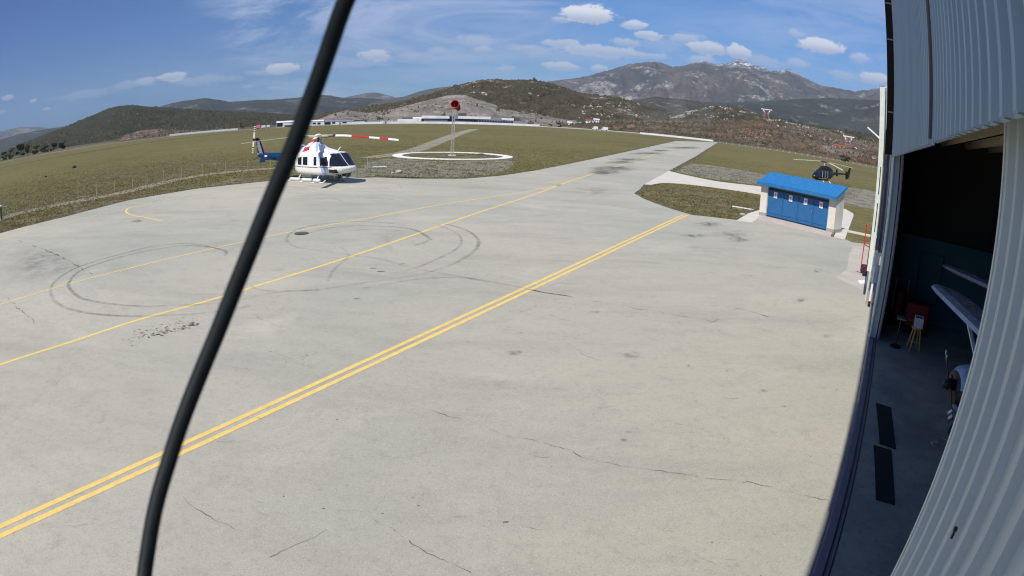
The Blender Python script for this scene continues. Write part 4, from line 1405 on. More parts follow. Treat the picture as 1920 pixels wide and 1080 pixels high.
# ------------------------------------------------------------------ helicopters
def loft_grid(secs, nx, nt=72):
    xs = [s[0] for s in secs]
    order = np.argsort(xs)
    arr = np.array(secs, float)[order]
    X = np.linspace(arr[0, 0], arr[-1, 0], nx)
    # smooth monotone interpolation
    def itp(col):
        y = np.interp(X, arr[:, 0], arr[:, col])
        k = np.array([1, 2, 3, 2, 1.0]); k /= k.sum()
        yp = np.concatenate([[y[0]] * 2, y, [y[-1]] * 2])
        ys = np.convolve(yp, k, 'valid')
        ys[0], ys[-1] = y[0], y[-1]
        return ys
    zb, zt, hw, zm, pw = [itp(c) for c in range(1, 6)]
    V = []
    for i in range(nx):
        ring = []
        for k in range(nt):
            t = 2 * math.pi * (k + 0.5) / nt
            c, s = math.cos(t), math.sin(t)
            e = (abs(c) ** pw[i] + abs(s) ** pw[i]) ** (-1 / pw[i])
            y = hw[i] * c * e
            h = (zt[i] - zm[i]) if s > 0 else (zm[i] - zb[i])
            z = zm[i] + h * s * e
            ring.append((X[i], y, z))
        V.append(ring)
    return V


def loft_split(secs, nx, classify, mats, parent, nt=72):
    V = loft_grid(secs, nx, nt)
    groups = {}
    def add(face_pts):
        c = sum((Vector(p) for p in face_pts), Vector()) / len(face_pts)
        n = (Vector(face_pts[1]) - Vector(face_pts[0])).cross(Vector(face_pts[2]) - Vector(face_pts[0]))
        if n.length > 0: n.normalize()
        groups.setdefault(classify(c, n), MB()).poly(face_pts)
    for i in range(nx - 1):
        for k in range(nt):
            k2 = (k + 1) % nt
            add([V[i][k], V[i][k2], V[i + 1][k2], V[i + 1][k]])
    for ring in (V[0], list(reversed(V[-1]))):
        groups.setdefault(classify(Vector(ring[0]), Vector((1, 0, 0))), MB()).poly(ring)
    out = {}
    for key, m in groups.items():
        nm, mt = mats[key] if key in mats else mats[key[:-1]]
        out[key] = m.build(nm, mt, parent, smooth=True)
    return out


M_HWHITE = paint('heli_white_paint', (0.80, 0.80, 0.79), 0.3, var=0.03, spec=0.5, dirt=(0.66, 0.64, 0.58, 1))
M_HCREAM = paint('heli_cream_paint', (0.74, 0.73, 0.66), 0.35, var=0.04)
M_HLB = paint('heli_light_blue', srgb(150, 175, 215)[:3], 0.35)
M_HBLUE = paint('heli_dark_blue', srgb(14, 52, 92)[:3], 0.3)
M_HNAVY = paint('heli_navy', srgb(18, 22, 62)[:3], 0.35)
M_HLINE = paint('heli_dark_line', (0.03, 0.03, 0.05), 0.4)
M_BGREY = paint('blade_grey', (0.42, 0.41, 0.36), 0.5)
M_BCREAM = paint('blade_cream', (0.7, 0.68, 0.52), 0.5)

hc = FW(597, 257, 53.5)
hh = R(119.0)                                  # compass heading
H1 = empty('helicopter', (hc.x, hc.y, APZ), math.pi / 2 - hh, 'large white and blue helicopter with red banded rotor blade parked at the grass edge', 'helicopter')
fus = [(-2.55, 1.25, 2.45, 0.50, 1.95, 2.6), (-2.2, 1.02, 2.54, 0.85, 1.8, 3.2), (-1.75, 0.80, 2.58, 1.2, 1.65, 4.5), (-1.2, 0.68, 2.60, 1.33, 1.6, 5.5), (0, 0.64, 2.61, 1.36, 1.6, 6), (1.4, 0.64, 2.61, 1.36, 1.6, 6), (2.0, 0.66, 2.6, 1.35, 1.55, 5.5), (2.5, 0.70, 2.58, 1.32, 1.48, 5), (2.75, 0.73, 2.48, 1.28, 1.45, 4.4), (3.1, 0.77, 2.14, 1.2, 1.4, 3.8), (3.45, 0.82, 1.80, 1.08, 1.35, 3.2), (3.8, 0.90, 1.50, 0.9, 1.28, 2.7), (3.98, 1.02, 1.40, 0.66, 1.25, 2.2), (4.08, 1.15, 1.32, 0.3, 1.24, 2.0)]
def cls412(c, n):
    k = cls412b(c)
    return k + ('L' if c[1] > 0 else 'R') if k not in ('skin', 'belly') else k


def cls412b(c):
    x, y, z = c
    ay = abs(y)
    side = ay > 0.8 and z < 2.32
    if 1.34 < z < 1.40 and -1.9 < x < 3.0 and ay > 0.5: return 'line'
    if side:
        if -1.22 < x < -0.68 and 1.5 < z < 2.2: return 'w1'
        if -0.52 < x < 0.10 and 1.5 < z < 2.2: return 'w2'
        if 0.92 < x < 1.28 and 1.5 < z < 2.2: return 'w3'
        if 1.74 < x < 2.66 - max(0, (z - 1.75)) * 0.35 and 1.5 < z < 2.22: return 'w4'
    if x > 2.6 and z > 1.46 and z < 2.5:
        if ay < 0.045: return 'skin'
        if ay > 1.08 and x < 2.78: return 'skin'
        return 'ws'
    if 2.75 < x < 3.5 and z < 1.22 and ay > 0.5 and z > 0.9: return 'chin'
    s = x + (z - 1.5) * 0.38
    if 1.72 < s < 2.2 and ay > 0.55 and z < 1.34 + 1.5 and not (x > 2.7): return 'stripe'
    return 'skin' if z > 1.36 else 'belly'


res = loft_split(fus, 150, cls412, {'skin': ('cabin', M_HWHITE), 'belly': ('lower_hull', M_HCREAM), 'line': ('trim_line', M_HLINE), 'w1': ('side_window', M_GLASS), 'w2': ('side_window', M_GLASS),
                                    'w3': ('side_window', M_GLASS), 'w4': ('door_window', M_GLASS), 'ws': ('windshield', M_GLASS), 'chin': ('chin_window', M_GLASS), 'stripe': ('stripe', M_HLB)}, H1, 96)
cow = [(-3.3, 2.30, 2.42, 0.22, 2.38, 2), (-2.8, 2.28, 2.85, 0.5, 2.5, 2.4), (-2.3, 2.4, 3.08, 0.72, 2.6, 3), (-1.7, 2.45, 3.14, 0.78, 2.6, 3.4), (-1.0, 2.45, 3.16, 0.78, 2.6, 3.4), (-0.7, 2.45, 3.2, 0.7, 2.6, 3.4), (-0.5, 2.45, 3.34, 0.5, 2.6, 3.4), (-0.1, 2.45, 3.42, 0.42, 2.6, 3.4),
       (0.35, 2.45, 3.4, 0.42, 2.6, 3.4), (0.55, 2.45, 3.14, 0.55, 2.6, 3), (0.8, 2.45, 2.95, 0.68, 2.6, 3), (1.5, 2.45, 2.82, 0.66, 2.6, 3), (2.1, 2.4, 2.7, 0.55, 2.5, 2.8), (2.5, 2.36, 2.5, 0.3, 2.4, 2)]
def clsc(c, n):
    k = clscb(c)
    return k + ('L' if c[1] > 0 else 'R') if k == 'vent' else k


def clscb(c):
    x, y, z = c
    if 0.1 < x + (z - 3) * 0.2 < 0.52: return 'stripe'
    if abs(y) > 0.4 and -1.05 < x < -0.55 and 2.72 < z < 3.05: return 'vent'
    return 'skin'


loft_split(cow, 90, clsc, {'skin': ('engine_cowling', M_HWHITE), 'stripe': ('cowling_stripe', M_HLB), 'vent': ('air_intake', M_GLASS)}, H1, 48)
M_EXH = paint('dark_purple_metal', (0.16, 0.13, 0.22), 0.4, 0.4)
for sg in (-1, 1):
    mb = MB()
    mb.tube([(-2.2, sg * 0.42, 3.0), (-2.75, sg * 0.5, 3.1), (-3.05, sg * 0.6, 3.16)], [0.2, 0.22, 0.24], 12)
    mb.build('exhaust', M_EXH, H1, smooth=True)
boom = [(-8.9, 1.98, 2.3, 0.10, 2.15, 2), (-8.6, 1.92, 2.4, 0.16, 2.15, 2), (-7.0, 1.78, 2.42, 0.22, 2.1, 2), (-5.0, 1.6, 2.45, 0.32, 2.02, 2.1), (-3.3, 1.42, 2.5, 0.44, 1.95, 2.2), (-2.3, 1.2, 2.5, 0.6, 1.9, 2.3)]
def clsb(c, n): return 'n' if c.x > -3.6 else 'b'
loft_split(boom, 60, clsb, {'b': ('tail_boom', M_HBLUE), 'n': ('boom_root', M_HNAVY)}, H1, 32)
mb = MB()
mb.box(-7.55, -7.15, -0.24, -0.215, 2.03, 2.2)
mb.build('registration_patch', M_HWHITE, H1)
mb = MB()
mb.prism([(-8.85, 2.1), (-7.9, 2.3), (-8.75, 3.72), (-9.1, 3.9), (-9.32, 3.75)], 'y', -0.09, 0.09)
fin = mb.build('tail_fin', M_HNAVY, H1, bevel=0.03)
for k in range(4):
    x0 = -8.55 + k * 0.15
    mb = MB()
    for sgn in (-1, 1):
        mb.obox(Vector((x0, sgn * 0.097, 2.36)), Vector((-0.48, 0, 0.88)).normalized(), Vector((0, 1, 0)), Vector((0.9, 0, 0.42)).normalized(), 0, 1.35 - k * 0.04, -0.006, 0.006, -0.014, 0.014)
    mb.build('fin_stripe', M_HWHITE, fin)
mb = MB()
mb.box(-8.95, -7.9, -0.1, 0.1, 2.27, 2.33)
mb.build('fin_base_stripe', M_HWHITE, fin)
mb = MB()
mb.prism([(-6.6, 1.86), (-5.75, 1.86), (-5.75, 1.92), (-6.6, 1.90)], 'y', -1.45, 1.45)
mb.prism([(-6.75, 1.6), (-5.9, 1.65), (-5.75, 2.1), (-6.5, 2.15)], 'y', -1.48, -1.45)
mb.prism([(-6.75, 1.6), (-5.9, 1.65), (-5.75, 2.1), (-6.5, 2.15)], 'y', 1.45, 1.48)
mb.build('stabilizer', M_HBLUE, H1)
mb = MB()
mb.tube([(-8.9, 0, 2.0), (-9.5, 0, 1.75), (-9.75, 0, 1.7)], 0.03, 6)
mb.build('tail_skid', M_BLACK, H1)
# tail rotor: one blade up, one down, dark and cream bands
tr = Vector((-9.15, -0.42, 3.72))
mb = MB()
mb.tube([tr + Vector((0, 0.42, 0)), tr + Vector((0, -0.06, 0))], [0.1, 0.07], 10)
mb.ellipsoid(tr, (0.16, 0.08, 0.16))
mb.build('tail_rotor_hub', M_BLACK, H1)
for sg in (1, -1):
    mb = MB()
    ax = Vector((0.12 * sg, 0.0, 1.0 * sg)).normalized()
    cr = Vector((1, 0, -0.12)).normalized()
    parts = [(0.12, 0.45, 0), (0.45, 0.72, 0), (0.72, 0.82, 1), (0.82, 0.95, 0), (0.95, 1.05, 1), (1.05, 1.16, 0), (1.16, 1.24, 1), (1.24, 1.32, 0)]
    for a_, b_, m_ in parts:
        mb.mi = m_
        mb.obox(tr, ax, cr, Vector((0, 1, 0)), a_, b_, -0.13, 0.13, -0.02, 0.02)
    mb.build('tail_rotor_blade', [M_BCREAM, M_BLACK], H1)
# mast and rotor
hub = Vector((0, 0, 3.92))
mb = MB()
mb.tube([(0, 0, 3.3), (0, 0, 3.95)], 0.1, 12)
for k in range(4):
    a = math.pi / 2 * k + 0.4
    mb.tube([(0.22 * math.cos(a), 0.22 * math.sin(a), 3.45), (0.28 * math.cos(a + 0.3), 0.28 * math.sin(a + 0.3), 3.85)], 0.025, 6)
mb.build('rotor_mast', M_BLACK, H1)
# hub arms follow the blades
LOSR = math.radians(math.degrees(math.atan2(hc.x, hc.y)) + 90)     # compass bearing of picture-right
bl = [(-4, 0.62, 'rw'), (-101, 1.3, 'rw'), (176, 0.42, 'g'), (83, 0.55, 'g')]
def blade(parent, hubp, ang, L, droop, bands, mats, chord=0.36, root=0.55, name='rotor_blade', tipw=1.0, tw=0.0):
    mb = MB()
    ax = Vector((math.cos(ang), math.sin(ang), 0))
    cr = Vector((-math.sin(ang), math.cos(ang), 0))
    ts = sorted(set([b[0] for b in bands] + [bands[-1][1]] + list(np.linspace(bands[0][0], bands[-1][1], 13))))
    def pt(t, c, z):
        f = (t - root) / (L - root)
        return hubp + ax * t + cr * c + Vector((0, 0, z + 0.12 * min(1, f * 4) * (0 if droop > 0.9 else 1) - droop * max(0, f) ** 1.15))
    for a_, b_ in zip(ts[:-1], ts[1:]):
        mid = (a_ + b_) / 2
        mb.mi = next(b[2] for b in bands if b[0] <= mid <= b[1])
        w = chord / 2 * (0.45 if mid < root + 0.35 else tipw if mid > L - 0.4 else 1)
        q = [pt(a_, -w, -0.02 - tw), pt(a_, w, -0.02 + tw), pt(b_, w, -0.02 + tw), pt(b_, -w, -0.02 - tw), pt(a_, -w, 0.02 - tw), pt(a_, w, 0.02 + tw), pt(b_, w, 0.02 + tw), pt(b_, -w, 0.02 - tw)]
        mb.raw(q, [(0, 3, 2, 1), (4, 5, 6, 7), (0, 1, 5, 4), (1, 2, 6, 5), (2, 3, 7, 6), (3, 0, 4, 7)])
    return mb.build(name, mats, parent)


mbh = MB()
for ang, dr, kd in bl:
    brg = LOSR - R(ang)                 # picture angle counted towards away = positive
    la = (math.pi / 2 - brg) - H1.rotation_euler.z
    mbh.tube([hub, hub + Vector((math.cos(la), math.sin(la), 0)) * 0.85], [0.12, 0.08], 8)
    mbh.beam(hub + Vector((math.cos(la), math.sin(la), 0)) * 0.35 + Vector((0, 0, 0.07)), hub + Vector((math.cos(la), math.sin(la), 0)) * 1.25 + Vector((0, 0, 0.05)), 0.2, 0.07)
    if kd == 'rw':
        bands = [(0.9, 1.5, 2), (1.5, 2.9, 0), (2.9, 4.45, 1), (4.45, 5.35, 0), (5.35, 6.1, 1), (6.1, 7.0, 0)]
        if dr > 0.9: bands = [(0.9, 1.7, 0), (1.7, 3.0, 1), (3.0, 4.4, 0), (4.4, 5.8, 1), (5.8, 7.0, 0)]
        blade(H1, hub, la, 7.0, dr, bands, [M_WHITE, M_RED, M_BLACK], 0.42, tw=0.06)
    else:
        blade(H1, hub, la, 7.0, dr, [(0.9, 1.6, 1), (1.6, 7.0, 0)], [M_BGREY, M_BLACK], 0.36)
mbh.ellipsoid(hub + Vector((0, 0, 0.08)), (0.3, 0.3, 0.13))
mbh.build('rotor_hub', M_BCREAM, H1, smooth=False)
# undercarriage
for sg in (-1, 1):
    mb = MB()
    mb.tube([(2.35, sg * 1.32, 0.3), (2.1, sg * 1.32, 0.09), (1.7, sg * 1.32, 0.06), (-2.2, sg * 1.32, 0.06), (-2.5, sg * 1.32, 0.1)], 0.06, 8)
    sk_ = mb.build('skid', M_HCREAM, H1)
    for a_, b_ in ((-2.3, -0.85), (-0.65, 0.7), (0.85, 1.75)):
        mb = MB()
        mb.tube([(a_, sg * 1.33, 0.24), (a_ + 0.12, sg * 1.33, 0.25), (b_ - 0.12, sg * 1.33, 0.25), (b_, sg * 1.33, 0.24)], [0.08, 0.15, 0.15, 0.08], 10)
        mb.build('float_bag', paint('float_fabric', (0.6, 0.6, 0.62), 0.7), sk_)
for x in (-1.15, 1.25):
    mb = MB()
    mb.tube([(x, -1.32, 0.08), (x, -1.25, 0.35), (x, -0.95, 0.72), (x, -0.5, 0.8), (x, 0.5, 0.8), (x, 0.95, 0.72), (x, 1.25, 0.35), (x, 1.32, 0.08)], 0.055, 8)
    mb.build('cross_tube', M_HCREAM, H1, smooth=True)
mb = MB()
mb.tube([(3.0, -0.45, 0.95), (3.15, -0.5, 0.55), (3.2, -0.55, 0.35)], 0.06, 6)
mb.ellipsoid((3.15, 0.15, 0.72), (0.22, 0.2, 0.2))
mb.ellipsoid((3.3, -0.5, 0.62), (0.14, 0.14, 0.14))
mb.build('searchlight', M_BLACK, H1)
mb = MB()
mb.prism([(2.25, 2.5), (2.35, 2.5), (2.85, 3.0), (2.78, 3.02)], 'y', -0.03, 0.03)
mb.build('wire_cutter', M_HWHITE, H1)
for sg in (-1, 1):
    mb = MB()
    mb.tube([(2.95, sg * 0.35, 1.92), (2.5, sg * 0.3, 2.36)], 0.015, 5)
    mb.build('wiper', M_HWHITE, H1)
mb = MB()
mb.tube([(-1.9, -0.3, 3.15), (-2.3, -0.3, 3.75)], 0.015, 5)
mb.build('aerial', M_HWHITE, H1)

# black helicopter on the right field
c2 = FW(1545.5, 303, 99)
H2 = empty('helicopter', (c2.x, c2.y, 0), math.pi / 2 - R(247), 'black light helicopter with cream blades standing on the grass behind the blue shed', 'helicopter')
H2.scale = (1.06, 1.06, 1.06)
M_HBLK = paint('gloss_black_paint', (0.012, 0.0115, 0.011), 0.28, spec=0.45)
M_HSIL = paint('silver_trim', (0.5, 0.5, 0.52), 0.4)
f2 = [(-2.6, 1.5, 2.05, 0.28, 1.8, 2), (-1.9, 1.15, 2.3, 0.55, 1.75, 2.2), (-1.3, 0.85, 2.4, 0.72, 1.6, 2.5), (-0.6, 0.68, 2.42, 0.8, 1.5, 2.8), (0.4, 0.62, 2.4, 0.82, 1.45, 2.8), (1.0, 0.62, 2.32, 0.8, 1.4, 2.6), (1.5, 0.64, 2.12, 0.72, 1.32, 2.4), (2.0, 0.7, 1.8, 0.58, 1.22, 2.2), (2.35, 0.8, 1.5, 0.42, 1.12, 2), (2.65, 0.95, 1.2, 0.16, 1.07, 2)]
def cls2(c, n):
    k = cls2b(c)
    return k + ('L' if c[1] > 0 else 'R') if k not in ('skin', 'belly') else k


def cls2b(c):
    x, y, z = c
    if z > 1.32 and abs(y) > 0.4:
        for i, (a_, b_) in enumerate(((-0.75, -0.2), (-0.08, 0.5), (0.62, 1.15))):
            if a_ < x < b_ and z < 2.15: return 'w%d' % i
    if 1.22 < x < 2.5 and z > 1.15 and abs(y) > 0.03: return 'ws'
    if 0.95 < z < 1.03 and -1.0 < x < 1.8 and abs(y) > 0.3: return 'line'
    return 'skin'


loft_split(f2, 90, cls2, {'skin': ('cabin', M_HBLK), 'w0': ('side_window', M_GLASS), 'w1': ('side_window', M_GLASS), 'w2': ('side_window', M_GLASS), 'ws': ('windshield', M_GLASS), 'line': ('trim_line', M_HSIL)}, H2, 48)
for sg in (-1, 1):
    for x in (-0.14, 0.56, 1.2):
        mb = MB()
        mb.beam((x, sg * 0.83, 1.15), (x - 0.02, sg * 0.76, 2.15), 0.05, 0.03)
        mb.build('door_post', M_HSIL, H2)
c2s = [(-2.5, 2.0, 2.1, 0.15, 2.05, 2), (-1.9, 2.1, 2.6, 0.38, 2.25, 2.3), (-1.2, 2.25, 2.86, 0.46, 2.4, 2.4), (-0.3, 2.25, 2.9, 0.46, 2.4, 2.4), (0.5, 2.25, 2.8, 0.4, 2.4, 2.4), (1.0, 2.2, 2.5, 0.28, 2.3, 2.2), (1.25, 2.2, 2.28, 0.15, 2.22, 2)]
loft_split(c2s, 40, lambda c, n: 'a', {'a': ('engine_cowling', M_HBLK)}, H2, 32)
b2 = [(-7.0, 1.9, 2.1, 0.09, 2, 2), (-4.5, 1.82, 2.1, 0.14, 1.96, 2), (-2.3, 1.62, 2.1, 0.24, 1.86, 2)]
loft_split(b2, 30, lambda c, n: 'a', {'a': ('tail_boom', M_HBLK)}, H2, 20)
mb = MB()
mb.prism([(-6.2, 1.2), (-6.7, 1.2), (-7.3, 2.0), (-7.55, 3.1), (-7.15, 3.1), (-6.5, 2.05)], 'y', -0.05, 0.05)
mb.build('tail_fin', M_HBLK, H2)
mb = MB()
mb.prism([(-5.1, 1.95), (-4.65, 1.95), (-4.65, 1.99), (-5.1, 1.98)], 'y', -1.0, 1.0)
for sg in (-1, 1): mb.prism([(-5.3, 1.45), (-4.75, 1.45), (-4.65, 2.5), (-5.1, 2.5)], 'y', sg * 1.02 - 0.02, sg * 1.02 + 0.02)
mb.build('stabilizer', M_HBLK, H2)
for sg in (1, -1):
    mb = MB()
    mb.obox(Vector((-6.85, 0.2, 2.0)), Vector((0.2 * sg, 0, sg)).normalized(), Vector((1, 0, -0.2)).normalized(), Vector((0, 1, 0)), 0.0, 0.83, -0.08, 0.08, -0.015, 0.015)
    mb.build('tail_rotor_blade', M_BLACK, H2)
mb = MB()
mb.tube([(-0.1, 0, 2.8), (-0.1, 0, 3.42)], 0.08, 10)
mb.build('rotor_mast', M_HSIL, H2)
hub2 = Vector((-0.1, 0, 3.42))
R2_ = math.radians(math.degrees(math.atan2(c2.x, c2.y)) + 90)
mbh = MB()
for ang, dr in ((-58, 0.75), (28, 0.35), (122, 0.4), (208, 0.45)):
    la = (math.pi / 2 - (R2_ - R(ang))) - H2.rotation_euler.z
    mbh.tube([hub2, hub2 + Vector((math.cos(la), math.sin(la), 0)) * 0.6], [0.1, 0.07], 8)
    blade(H2, hub2, la, 5.45, dr, [(0.5, 0.9, 1), (0.9, 5.45, 0)], [M_BCREAM, M_BLACK], 0.3, root=0.4)
mbh.build('rotor_hub', M_BLACK, H2)
for sg in (-1, 1):
    mb = MB()
    mb.tube([(1.5, sg * 1.05, 0.32), (1.25, sg * 1.05, 0.12), (0.9, sg * 1.05, 0.08), (-1.6, sg * 1.05, 0.08)], 0.06, 8)
    mb.build('skid', M_HSIL, H2)
for x in (-0.9, 0.75):
    mb = MB()
    mb.tube([(x, -1.05, 0.1), (x, -0.85, 0.45), (x, -0.5, 0.68), (x, 0.5, 0.68), (x, 0.85, 0.45), (x, 1.05, 0.1)], 0.055, 8)
    mb.build('cross_tube', M_WHITE, H2, smooth=True)

# ------------------------------------------------------------------ odds and ends on the grass
def rock(x, y, sz, label, mat=M_ROCKS, cat='stone', name='stone', k=0):
    g = G(x, y)
    mb = MB()
    mb.ellipsoid((0, 0, sz * 0.3), (sz, sz * 0.7, sz * 0.5), 9, 6)
    mb.v = [tuple(Vector(v) * (1 + 0.3 * mnoise.noise(Vector(v) * 3 / sz + Vector((k, 0, 0))))) for v in mb.v]
    o = mb.build(name, mat)
    o.location = g
    return tag(o, label, cat)


rock(748, 324, 0.35, 'pale stone in the worn grass right of the white helicopter', k=1)
rock(736, 325, 0.16, 'small pale stone just left of the larger one by the apron edge', k=2)
rock(1392, 404, 0.22, 'pale stone in the grass patch left of the blue shed', k=4)
rock(139.5, 315, 0.6, 'black bundle lying alone on the open field at the left', M_BLACK, 'bundle', 'black_bundle', 5)
rock(86, 332, 0.32, 'small dark lump on the field left of the black bundle', M_BLACK, 'bundle', 'black_bundle', 6)
mb = MB()
mb.box(-0.75, 0.75, -0.12, 0.12, 0.02, 0.1)
o = mb.build('board', M_WHITE); o.location = G(712, 313.5); o.rotation_euler = (0, 0, 0.3)
tag(o, 'white board lying on the grass between the fence posts and the ring', 'board')
mb = MB()
mb.box(-0.9, 0.9, -0.1, 0.1, 0.02, 0.08)
o = mb.build('board', M_WHITE); o.location = G(1393, 391); o.rotation_euler = (0, 0, -0.6)
tag(o, 'pale board lying in the grass patch left of the blue shed', 'board')
t = empty('marker_post', G(3, 412), 0, 'short green post with a white cap at the far left end of the wire fence', 'post')
mb = MB(); mb.tube([(0, 0, -0.1), (0, 0, 1.1)], 0.1, 10); mb.build('post', paint('green_post_paint', (0.02, 0.09, 0.03), 0.5), t)
mb = MB(); mb.ellipsoid((0, 0, 1.16), (0.14, 0.14, 0.09)); mb.build('cap', M_WHITE, t)
# camera cable hanging close in front of the lens
def cpt(x, y, d): return Vector((0, 0, CAMH)) + ray(x, y) * d
cable = [cpt(724, -150, 0.385), cpt(690, -75, 0.385), cpt(649, 0, 0.385), cpt(615, 95, 0.390), cpt(585, 180, 0.394), cpt(545, 285, 0.400), cpt(507, 375, 0.404), cpt(465, 480, 0.409), cpt(413, 610, 0.416), cpt(376, 700, 0.421), cpt(343, 785, 0.425), cpt(318, 860, 0.429), cpt(292, 950, 0.433), cpt(276, 1040, 0.438), cpt(270, 1090, 0.440), cpt(268, 1180, 0.440), cpt(285, 1280, 0.440)]
top = [P(0.35, 0.40, CAMH + 1.3), P(0.5, 0.2, CAMH + 0.75), Vector(cable[0]) + Vector((0.05, -0.01, 0.13))]
bot = [Vector(cable[-1]) + Vector((0.03, -0.1, -0.12)), P(-0.2, 0.1, CAMH - 0.55), P(-0.3, 0.45, CAMH - 0.6)]
allp = top + cable + bot
fine = []
for i in range(len(allp) - 1):
    p0, p1, p2, p3 = [Vector(allp[max(0, min(len(allp) - 1, k))]) for k in (i - 1, i, i + 1, i + 2)]
    for j in range(10):
        t = j / 10
        fine.append(0.5 * ((2 * p1) + (p2 - p0) * t + (2 * p0 - 5 * p1 + 4 * p2 - p3) * t * t + (3 * p1 - p0 - 3 * p2 + p3) * t ** 3))
fine.append(Vector(allp[-1]))
mb = MB()
mb.tube(fine, 0.0060, 16)
co = mb.build('power_cable', paint('cable_sheath', (0.008, 0.012, 0.015), 0.6, var=0.3, scale=60, spec=0.25), smooth=True)
tag(co, 'thick black cable hanging close in front of the view', 'cable')
# ------------------------------------------------------------------ hangar
def sheet_mat(name='hangar_sheet', k=(1, 1, 1)):
    n = NT(name)
    tc = n.n('ShaderNodeTexCoord').outputs['Object']
    f = n.noise(1.2, 6, 0.7, vec=tc, stretch=(1, 1, 0.12))
    c = n.mix(n.ramp(f, 0.35, 0.7), (0.37, 0.46, 0.50, 1), (0.31, 0.395, 0.44, 1))
    c = n.mix(n.ramp(n.noise(7, 6, 0.8, vec=tc, stretch=(1, 1, 0.4)), 0.6, 0.75, 0, 0.3), c, (0.28, 0.28, 0.27, 1))
    c = n.n('ShaderNodeVectorMath', {0: c, 1: k}, operation='MULTIPLY').outputs[0]
    n.set('Base Color', c).set('Roughness', n.ramp(f, 0.2, 0.8, 0.4, 0.55)).set('Specular IOR Level', 0.4)
    return n.mat


M_SHEET = sheet_mat()
M_DOORS = sheet_mat('door_sheet', (1.4, 1.27, 1.16))
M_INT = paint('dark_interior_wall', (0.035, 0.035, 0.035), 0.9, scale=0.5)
M_INTB = paint('blue_grey_board', (0.05, 0.15, 0.18), 0.8, scale=0.5)
M_PALE = paint('pale_green_white_paint', (0.62, 0.68, 0.62), 0.6, dirt=(0.4, 0.42, 0.38, 1))
M_LAV = paint('shaded_lavender_grey_paint', (0.30, 0.29, 0.36), 0.6)  # shade on the corner channel put into this colour; also on a door leaf
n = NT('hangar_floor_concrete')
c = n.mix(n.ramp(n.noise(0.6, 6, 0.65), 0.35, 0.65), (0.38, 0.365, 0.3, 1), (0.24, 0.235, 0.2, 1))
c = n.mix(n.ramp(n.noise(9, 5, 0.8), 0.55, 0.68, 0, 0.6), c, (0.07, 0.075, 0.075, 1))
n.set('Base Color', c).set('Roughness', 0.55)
M_HFL = n.mat
HG = empty('hangar', (0, 0, 0), HROT, 'large grey corrugated metal hangar with open sliding door at the right edge', 'hangar')
# local frame: x along the front (s), -y into the hangar (o)
S0, S1, OF, OB, ZB, ZT = -14.0, 18.9, 0.38, 24.0, 5.68, 11.4
def rib_sheet(mb, s0, s1, o, z0, z1, pitch=0.18, dep=0.032, th=0.012):
    """vertical trapezoid-ribbed metal sheet whose ribs stand out towards the apron"""
    n_ = int(round((s1 - s0) / pitch))
    p = (s1 - s0) / n_
    prof = []
    for i in range(n_):
        a = s0 + i * p
        prof += [(a, 0), (a + p * 0.60, 0), (a + p * 0.68, dep), (a + p * 0.92, dep)]
    prof.append((s1, 0))
    vs = []
    for s_, d in prof:
        vs += [(s_, -(o - d), z0), (s_, -(o - d), z1), (s_, -(o + th - d), z0), (s_, -(o + th - d), z1)]
    fs = []
    for i in range(len(prof) - 1):
        a, b = i * 4, i * 4 + 4
        fs += [(a, a + 1, b + 1, b), (a + 2, b + 2, b + 3, a + 3), (a, b, b + 2, a + 2), (a + 1, a + 3, b + 3, b + 1)]
    fs += [(0, 2, 3, 1), (len(vs) - 4, len(vs) - 3, len(vs) - 1, len(vs) - 2)]
    mb.raw(vs, fs)


mb = MB(); rib_sheet(mb, S0, 3.95, OF, ZB, ZT); mb.build('front_cladding', M_SHEET, HG)
mb = MB(); rib_sheet(mb, 3.92, S1, OF - 0.02, ZB - 0.015, ZT); mb.build('front_cladding', M_SHEET, HG)
mb = MB(); mb.box(S0, S1, -(OF + 0.13), -(OF + 0.05), ZB + 0.15, ZB + 0.45); mb.build('door_header', M_DARKC, HG)
mb = MB(); mb.box(3.955, 3.97, -(OF - 0.014), -(OF - 0.056), ZB + 0.02, ZT - 0.01); mb.build('sheet_joint', M_DARKC, HG)
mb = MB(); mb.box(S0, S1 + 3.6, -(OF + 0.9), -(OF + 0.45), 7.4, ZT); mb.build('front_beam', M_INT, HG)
# sliding doors
def door_leaf(s0, s1, o, th=0.07, z0=0.05, z1=5.95):
    mb = MB(); rib_sheet(mb, s0, s1, o, z0, z1)
    d = mb.build('sliding_door', M_DOORS, HG)
    mb = MB()
    mb.box(s1 + 0.001, s1 + 0.03, -(o + th), -(o - 0.035), z0, z1)
    mb.build('edge_trim_glint', M_PALE, d)  # edge framing; its pale colour has the sun glint painted in
    mb = MB()
    mb.box(s0, s1, -(o + th), -(o + 0.014), z0, z0 + 0.15); mb.box(s0, s1, -(o + th), -(o + 0.014), z1 - 0.15, z1)
    for k in range(5): mb.box(s0 + (s1 - s0 - 0.1) * k / 4, s0 + (s1 - s0 - 0.1) * k / 4 + 0.1, -(o + th), -(o + 0.014), z0 + 0.151, z1 - 0.151)
    mb.build('door_frame', M_STEEL, d)
    return d


door_leaf(-6.2, 2.28, 0.56)
mb = MB()
for s_, z in ((1.62, 4.0 + 0.52), (1.36, 4.16), (1.55, 3.2), (0.9, 4.9)):
    mb = MB()
    mb.tube([(s_, -0.528, z), (s_, -0.515, z)], 0.009, 8)
    mb.box(s_ - 0.004, s_ + 0.004, -0.527, -0.518, z - 0.035, z)
    mb.build('rivet', M_BLACK, HG)
